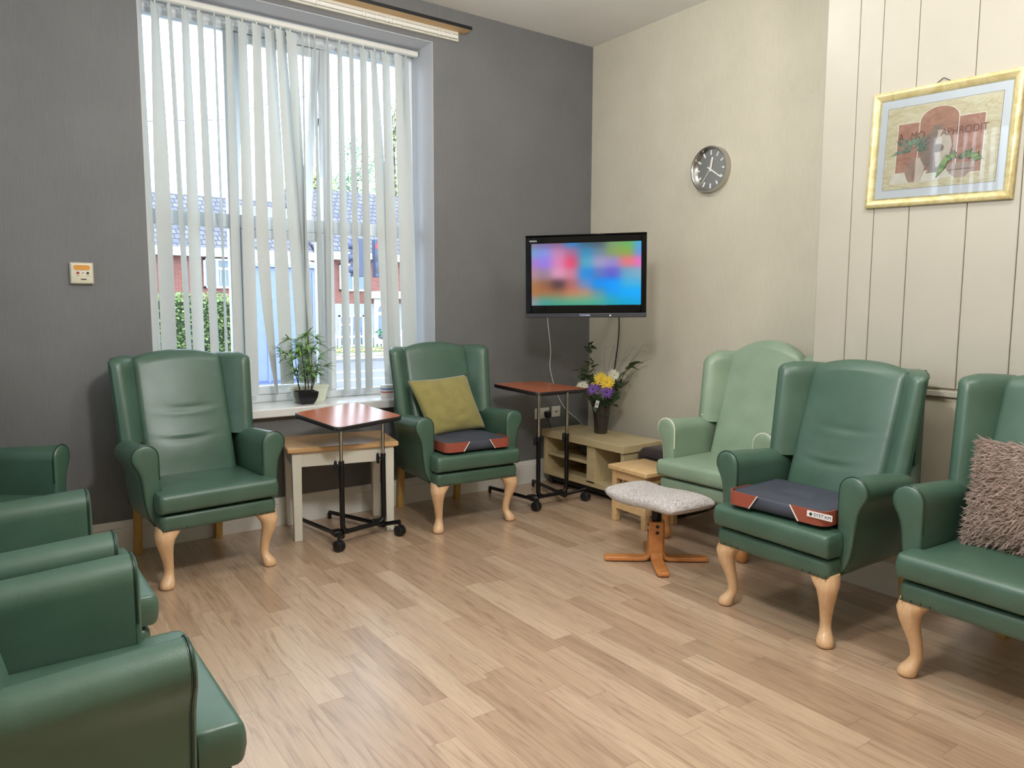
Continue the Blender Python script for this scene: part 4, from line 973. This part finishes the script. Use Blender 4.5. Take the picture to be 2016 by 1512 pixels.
def flower(col, r, u, f, R, face, label):
    c = at(r, u, f); face = Vector(face).normalized(); t_ = thing('artificial_flower', label, 'flower', c, group='artificial flowers in the vase')
    q = face.to_track_quat('Z', 'Y').to_matrix().to_4x4(); rr_ = random.Random(label)
    pm_ = MB()
    for layer, (k, sc_, cup) in enumerate(((15, 1.0, .04), (13, .80, .16), (9, .52, .30))):
        for i in range(k):
            a = 2 * PI * (i + layer * .4) / k + rr_.uniform(-.08, .08); ln = R * sc_ * rr_.uniform(.92, 1.05); wd = R * .12; rows = []
            for j in range(6):
                s_ = j / 5; w_ = wd * (.35 + .65 * math.sin(PI * min(.93, s_ * .85 + .12))); rad = .12 * R + ln * .88 * s_; z = ln * (cup * math.sin(s_ * 1.7) * .6 - .10 * s_ * s_) + layer * .003
                ca_, sa_ = math.cos(a), math.sin(a)
                rows.append([q @ Vector((ca_ * rad - sa_ * w_ * e, sa_ * rad + ca_ * w_ * e, z + .0018 * abs(e))) for e in (-1, 0, 1)] + [q @ Vector((ca_ * rad + sa_ * w_ * .0, sa_ * rad, z - .0006))])
            pm_.loft(rows)
    pm_.build('petals', petals[col], t_, angle=80)
    MB().sphere((0, 0, 0), (.23 * R), 6, (1, 1, .55)).build('flower_heart', hearts[col], t_).matrix_local = q
    base = at(r * .15, .12, f * .1) - c
    MB().tube([q @ Vector((0, 0, -.004)), (q @ Vector((0, 0, -.03))).lerp(base, .15), base], .0024, 6).build('stem', stemg, t_)
flower('yellow', -.005, 0.435, .045, .060, (-.55, -.8, .45), 'upper left yellow gerbera in the vase')
flower('yellow', .040, 0.410, .085, .062, (-.55, -.9, .25), 'front yellow gerbera, lowest and largest of the yellow flowers')
flower('yellow', -.052, 0.390, .02, .040, (-.8, -.5, .4), 'small half hidden yellow flower left of the gerberas')
flower('white', .098, 0.460, .02, .058, (-.35, -.8, .45), 'white daisy right of the yellow gerberas')
flower('white', -.150, 0.383, .05, .056, (-.75, -.35, .8), 'white daisy at left touching the table edge')
flower('purple', .040, 0.335, .100, .052, (-.55, -.85, .05), 'front purple daisy under the yellow gerberas')
flower('purple', -.070, 0.355, .075, .050, (-.8, -.6, .25), 'left purple daisy beside the table edge')
flower('purple', -.018, 0.380, .06, .040, (-.6, -.7, .5), 'purple daisy tucked behind the other purple ones')
flower('purple', .085, 0.355, .04, .036, (.2, -.8, .3), 'small purple daisy at the right of the bunch')
def ivy_leaf(m, p, d, s_):
    d = d.normalized(); sd = d.cross(Vector((.3, .2, 1))).normalized(); nv = sd.cross(d)
    sh = [(0, 0), (.25, .42), (.12, .30), (.55, .34), (1, 0), (.55, -.34), (.12, -.30), (.25, -.42)]
    sh = [(0, 0), (-.08, .34), (.22, .46), (.45, .30), (1, 0), (.45, -.30), (.22, -.46), (-.08, -.34)]
    vs = [p + d * a * s_ + sd * b * s_ + nv * (.10 * s_ * abs(b)) for a, b in sh]
    top = [v + nv * .0008 for v in vs]
    k = len(vs); m.add(vs + top, [tuple(range(k))[::-1], tuple(range(k, 2 * k))] + [(i, (i + 1) % k, (i + 1) % k + k, i + k) for i in range(k)])
def sprig(label, pts, n, s0, seed, spread=.03):
    rr_ = random.Random(seed); P = [at(*p) for p in pts]; o = P[0]; t_ = thing('ivy_sprig', label, 'foliage', o, group='ivy sprigs in the vase')
    MB().tube([p - o for p in P], .0016, 5).build('stem', stemg, t_); lm = MB()
    for k in range(n):
        f = (k + .6) / n * (len(P) - 1.001); i = int(f); p = P[i].lerp(P[i + 1], f - i) - o
        d = Vector((rr_.uniform(-1, 1), rr_.uniform(-1, .4), rr_.uniform(-.5, .9))); ivy_leaf(lm, p + d.normalized() * spread * rr_.uniform(.1, .8), d, s0 * rr_.uniform(.75, 1.2))
    lm.build('leaves', leafg, t_, smooth=False)
sprig('tall upright ivy sprig at the left of the flowers', [(-.01, .14), (-.06, .34), (-.095, .48), (-.100, .66), (-.105, .70)], 34, .056, 1)
sprig('left ivy sprig with round leaves behind the white daisy', [(-.01, .14), (-.08, .30), (-.14, .42), (-.165, .50)], 40, .062, 2, .065)
sprig('long ivy sprig reaching up to the right', [(.01, .14), (.08, .30), (.15, .46), (.215, .52), (.275, .575)], 32, .056, 3)
sprig('dark ivy filling the right side above the vase', [(.01, .14, .02), (.06, .25, .05), (.12, .30, .03), (.14, .37)], 34, .060, 4, .06)
sprig('dark leafy collar over the vase rim', [(-.09, .235, .03), (-.04, .26, .07), (.03, .25, .08), (.08, .25, .05)], 38, .056, 5, .055)
rr_ = random.Random(21); tw = MB()
for k in range(26):
    left = k < 11; a = rr_.uniform(-.34, -.12) if left else rr_.uniform(.0, .36); h_ = rr_.uniform(.48, .74) if not left else rr_.uniform(.44, .70); b = rr_.uniform(-.3, .5)
    P = [at(0, .14), at(a * .35, .34, .02 * b), at(a * .7, lerp(.34, h_, .6), .04 * b), at(a, h_ - abs(a) * .1, .06 * b)]
    P.append(P[-1] + vr * (.06 * (1 if a > 0 else -1)) * rr_.uniform(.2, 1) - Vector((0, 0, .02 * rr_.random())))
    P = [Vector((min(p.x, -.03), min(p.y, -.03), p.z)) for p in P]
    tw.tube(P, [.0016, .0015, .0013, .0011, .0009], 4)
tag(tw.build('dried_twigs', plain('dry_grass_stem', L(126, 106, 84), .7)), 'spray of fine dried brown twigs fanning above the flowers', 'dried twigs', kind='stuff')
pt_ = thing('price_tag', 'white price tag hanging on the vase flowers', 'tag', at(-.035, .245, .115), rot=(D(8), D(12), D(-42)))
box('card', M['white_matt'], (-.0135, .0135, -.0006, .0006, -.028, .028), pt_, 0.0002); box('barcode', plain('grey_print', L(150, 148, 156), .6), (-.006, .006, -.0012, -.0007, -.014, .010), pt_, 0)

# ------------------------------------------------------------------ outside the window
GZ = -0.8
asphalt = plain('wet_grey_asphalt', L(88, 88, 94), .5, var=.08, scale=1.5); paving = plain('pale_paving', L(120, 118, 118), .7, var=.08, scale=2)
structure(box('ground', asphalt, (-40, 70, 1.2, 70, GZ - .3, GZ), bevel=0))
structure(box('outer_wall_base', M['brick'], (LW - .2, .25, .455, .56, GZ, ZS - .06), bevel=0)) if False else None
structure(box('pavement', paving, (-40, 70, 23.2, 27.2, GZ, GZ + .10), bevel=0))
structure(box('path_strip', paving, (-40, 70, 1.3, 8.0, GZ, GZ + .08), bevel=0))
def line(name, d): structure(box(name, plain(name + '_paint', L(226, 226, 226), .6), d, bevel=0))
line('kerb_line', (2, 40, 18.8, 19.05, GZ, GZ + .01)); line('kerb_edge', (2, 40, 16.2, 16.4, GZ, GZ + .012))
rr_ = random.Random(5)
gv = MB(); gv.box(6, 40, 27.25, 31.9, GZ, GZ + .12)
verge = structure(gv.build('grass_verge', plain('verge_grass', L(96, 118, 70), .9, var=.35, scale=3)))
lf = MB()
for k in range(420):
    x, y = rr_.uniform(8.5, 15), rr_.choice((rr_.uniform(24.6, 26.4), rr_.uniform(27.3, 29.6), rr_.uniform(27.3, 29.6))); z = GZ + (.105 if y < 27.2 else .125); s_ = rr_.uniform(.07, .16)
    lf.add([(x - s_, y, z), (x, y - s_, z + .03), (x + s_, y, z + .02), (x, y + s_, z + .045)], [(0, 1, 2, 3)])
tag(lf.build('fallen_leaves', plain('yellow_autumn_leaf', L(190, 158, 104), .8, var=.3, scale=5), smooth=False), 'yellow fallen leaves scattered along the verge outside', 'fallen leaves', kind='stuff')

def upvc_window(root, x0, x1, z0, z1, y, mull=(), tr=None, curtain=False):
    f = MB(); w_ = .09
    f.box(x0, x1, y - .06, y + .03, z0, z0 + w_); f.box(x0, x1, y - .06, y + .03, z1 - w_, z1); f.box(x0, x0 + w_, y - .06, y + .03, z0, z1); f.box(x1 - w_, x1, y - .06, y + .03, z0, z1)
    for m_ in mull: f.box(m_ - .06, m_ + .06, y - .065, y + .03, z0, z1)
    if tr: f.box(tr[0], tr[1], y - .062, y + .03, tr[2] - .05, tr[2] + .05)
    wo = f.build('window', M['upvc'], root, smooth=False)
    MB().box(x0 + .05, x1 - .05, y - .02, y - .0, z0 + .05, z1 - .05).build('pane', plain('dim_window_glass', L(98, 116, 142), .1) if 'dim_window_glass' not in bpy.data.materials else bpy.data.materials['dim_window_glass'], wo, smooth=False)
    if curtain:
        c = MB()
        for q in range(10): xx = lerp(x0 + .75, x1 - .12, q / 10); c.cyl((xx, y - .025, z0 + .1), (xx, y - .025, (tr[2] if tr else z1) - .05), .035, n=8)
        c.build('curtain', plain('pale_blue_curtain', L(150, 172, 204), .8) if 'pale_blue_curtain' not in bpy.data.materials else bpy.data.materials['pale_blue_curtain'], wo)
def house(label, x0, x1, eave, ridge, wins, lower=None):
    h = thing('terraced_house', label, 'house', ((x0 + x1) / 2, 32, GZ)); o = Vector(h.location)
    mm = lambda d: (d[0] - o.x, d[1] - o.x, d[2] - o.y, d[3] - o.y, d[4] - o.z, d[5] - o.z)
    MB().box(*mm((x0, x1, 32, 39, GZ + .005, eave))).build('wall', M['brick'], h, smooth=False)
    r_ = MB().prism([(31.6, eave + .02), (35.6, ridge), (39.6, eave + .02), (39.4, eave), (31.8, eave)], x0, x1, lambda a, b, d: (d - o.x, a - o.y, b - o.z)).build('roof', M['roof'], h, smooth=False)
    MB().box(*mm((x0, x1, 31.52, 31.62, eave - .34, eave + .05))).build('fascia', M['upvc'], h, smooth=False)
    if lower: MB().box(*mm((x0 + .02, x1 - .02, 31.93, 32.0, GZ + .006, lower))).build('render', plain('pale_render', L(150, 152, 160), .8), h, smooth=False)
    for w_ in wins:
        a, b, c, d, ml, tr, cu_ = w_
        upvc_window(h, a - o.x, b - o.x, c - o.z, d - o.z, 31.93 - o.y, [q - o.x for q in ml], (tr[0] - o.x, tr[1] - o.x, tr[2] - o.z) if tr else None, cu_)
    return h, mm
house('red brick house with slate roof seen through the left side of window', -7, 9.85, 4.02, 6.95, [(4.62, 7.6, 2.24, 3.62, [5.22, 6.6], (5.22, 7.5, 3.15), True), (-2.5, 0.2, 2.24, 3.62, [-1.6], None, False)])
h2_, mm = house('red brick house with white porch seen through the right side of window', 9.9, 24, 4.12, 7.85, [(11.3, 12.75, 2.2, 3.62, [12.05], (11.4, 12.0, 3.15), False), (11.2, 12.6, -.70, .95, [11.9], (11.3, 11.85, .45), False), (18, 20, 2.2, 3.6, [19], None, False)], lower=1.55)
box('porch_canopy', M['upvc'], mm((13.05, 15.0, 31.0, 31.9, 1.82, 2.2)), h2_, 0.01)
pd = box('porch_door', M['upvc'], mm((13.2, 14.5, 31.86, 31.92, -.6, 1.80)), h2_, 0.01)
MB().prism([(.42 * math.cos(PI * k / 10), .42 * math.sin(PI * k / 10)) for k in range(11)], 31.84 - 32, 31.855 - 32, lambda a, b, d: (13.83 + a - (9.9 + 24) / 2, d, 1.12 + b - GZ)).build('fanlight', bpy.data.materials['dim_window_glass'], pd, smooth=False)
for x in (13.42, 14.0): box('pane', bpy.data.materials['dim_window_glass'], mm((x, x + .26, 31.845, 31.855, .1, .95)), pd, 0)
hb = thing('hanging_basket', 'green planted basket before the white porch across the road', 'hanging basket', (12.9, 30.3, .0))
MB().sphere((0, 0, -.12), .24, 8, (1, 1, .7)).build('basket', plain('grey_basket', L(110, 116, 130), .8), hb)
b_ = MB()
for k in range(90):
    a = rr_.uniform(0, 2 * PI); q = rr_.uniform(.05, .34); add_leaf(b_, Vector((q * math.cos(a), q * math.sin(a), rr_.uniform(-.05, .25))), Vector((math.cos(a), math.sin(a), rr_.uniform(-.3, .8))), .16, .05)
b_.build('foliage', plain('basket_leaf', L(70, 140, 96), .6, var=.2), hb)
fe = thing('picket_fence', 'pale picket fence along the front of the far houses', 'fence', (11.8, 30.9, GZ + .12))
for k in range(26):
    x = -2.6 + k * .22; box('picket', M['upvc'], (x, x + .10, 0, .03, 0, .78 + .06 * (k % 2)), fe, 0)
box('rail', M['upvc'], (-2.7, 3.2, .03, .07, .5, .6), fe, 0)

# hedge
hd = MB(); rr_ = random.Random(9)
def hedge_pt():
    f = rr_.random(); x = rr_.uniform(-2.6, 2.05)
    if f < .72: return Vector((x, 18 + rr_.uniform(-.06, .12), rr_.uniform(GZ, 1.62)))
    return Vector((x, rr_.uniform(18, 19), 1.62 + rr_.uniform(-.1, .16)))
core = MB().box(-2.6, 2.0, 18.1, 19, GZ, 1.6)
hg = thing('hedge', 'tall clipped green hedge outside the left of the window', 'hedge')
core.build('hedge_core', plain('dark_hedge', L(46, 62, 34), .9, var=.3, scale=6), hg, smooth=False)
for k in range(5200):
    p = hedge_pt(); d = Vector((rr_.uniform(-1, 1), rr_.uniform(-1, .2), rr_.uniform(-.4, 1))); s_ = rr_.uniform(.06, .12); d.normalize(); sd = d.orthogonal().normalized() * s_ * .45
    hd.add([p, p + d * s_ * .5 + sd, p + d * s_, p + d * s_ * .5 - sd], [(0, 1, 2, 3)])
hl = NT('hedge_leaf'); hl.P(Base_Color=hl.ramp(hl.noise(hl.obj(), 9, 3), [(.3, L(74, 96, 48)), (.5, L(112, 134, 72)), (.68, L(150, 166, 98)), (.8, L(206, 190, 84))]), Roughness=.6)
hd.build('foliage', hl.m, hg, smooth=False, normals=False)

# trees beyond the roofs
def tree(label, x, y, zb, zt, r, nl, col, seed):
    q = random.Random(seed); t_ = thing('garden_tree', label, 'tree', (x, y, GZ), group='trees behind the houses'); tk = MB()
    tk.tube([(0, 0, 0), (.1, 0, zb - GZ), (-.1, .1, zt - GZ - 1)], [.2, .14, .03], 8); lm = MB()
    for k in range(34):
        a = q.uniform(0, 2 * PI); z = q.uniform(zb, zt) - GZ; k_ = 1 - ((z + GZ - zb) / (zt - zb)) ** 2 * .75; c = Vector((math.cos(a) * r * k_ * q.uniform(.3, 1), math.sin(a) * r * k_ * q.uniform(.3, 1), z))
        tk.tube([(0, 0, z - .8), c], [.04, .012], 5)
        for j in range(nl):
            p = c + Vector((q.gauss(0, .42), q.gauss(0, .42), q.gauss(0, .4))); d = Vector((q.uniform(-1, 1), q.uniform(-1, 1), q.uniform(-1, 1))).normalized(); s_ = q.uniform(.14, .26); sd = d.orthogonal() * s_ * .4
            lm.add([p, p + d * s_ * .5 + sd, p + d * s_, p + d * s_ * .5 - sd], [(0, 1, 2, 3)])
    tk.build('trunk', plain('tree_bark', L(84, 72, 62), .9) if 'tree_bark' not in bpy.data.materials else bpy.data.materials['tree_bark'], t_)
    lm.build('crown', plain('tree_leaf', L(*col), .7, var=.35, scale=1.5), t_, smooth=False, normals=False)
tree('broad green tree rising behind the right hand roof', 18.3, 45, 7.6, 12.4, 2.3, 42, (112, 146, 108), 3)
tree('yellowing small tree at the join of the two roofs', 13.9, 41, 6.6, 9.4, .9, 50, (140, 150, 84), 4)
tree('tall narrow tree at the right end of the far roof', 23.85, 50, 8.0, 17.5, .9, 46, (140, 148, 92), 6)

# blue kiosk
kk = thing('blue_kiosk', 'blue grey kiosk with hipped cap outside the middle light', 'kiosk', (2.25, 14.8, GZ))
kb = plain('blue_grey_paint', L(112, 126, 160), .45, var=.04)
box('body', kb, (-.83, .83, -.8, .8, 0, 3.2), kk, 0.02); MB().loft([[(x * k, y * k, z) for x, y in ((-.92, -.9), (.92, -.9), (.92, .9), (-.92, .9))] for z, k in ((3.2, 1), (3.29, 1), (3.62, .15))]).build('cap', plain('pale_blue_cap', L(134, 142, 160), .5), kk, smooth=False)
for x in (-.5, -.1, .3, .7): box('panel_rib', kb, (x - .03, x + .03, -.83, -.80, .3, 3.1), kk, 0.005)
box('plinth_band', plain('slate_band', L(80, 94, 140), .5), (-.84, .84, -.815, -.8, .30, .36), kk, 0)

# traffic light
tl = thing('traffic_light', 'traffic signal heads on a pole, one lamp lit red', 'traffic light', (4.52, 14, GZ))
MB().cyl((0, .1, 0), (0, .1, 4.2), .06, n=12).build('pole', M['dark_grey'], tl)
hm = plain('blue_black_signal', L(62, 70, 96), .5)
for x0, lit in ((-.34, False), (.30, True)):
    hx = box('signal_head', hm, (x0 - .15, x0 + .15, -.11, .11, 3.02, 4.04), tl, 0.02)
    for k, z in enumerate((3.85, 3.53, 3.21)):
        if lit:
            MB().cyl((x0 - .05, -.112, z), (x0 - .05, -.125, z), .09, n=18).build('lens', emit('red_signal', (1, .06, .08, 1), 1.2) if k == 0 else M['dark_grey'], hx)
        MB().tube([(x0 + .16 if lit else x0 - .16, -.02, z), (x0 + .40 if lit else x0 - .3, -.06, z - .02)], [.105, .09], 14).build('hood', hm, hx)
    box('bracket', M['dark_grey'], (min(x0, 0), max(x0, 0), .08, .12, 3.45, 3.5), tl, 0)
cable('overhead_wire', 'thin overhead wire crossing the sky outside', [(-8, 20, 5.6), (1.59, 20, 7.07), (2.65, 20, 7.35), (3.9, 20, 7.9), (14, 20, 11.6)], .012, M['dark_grey'])
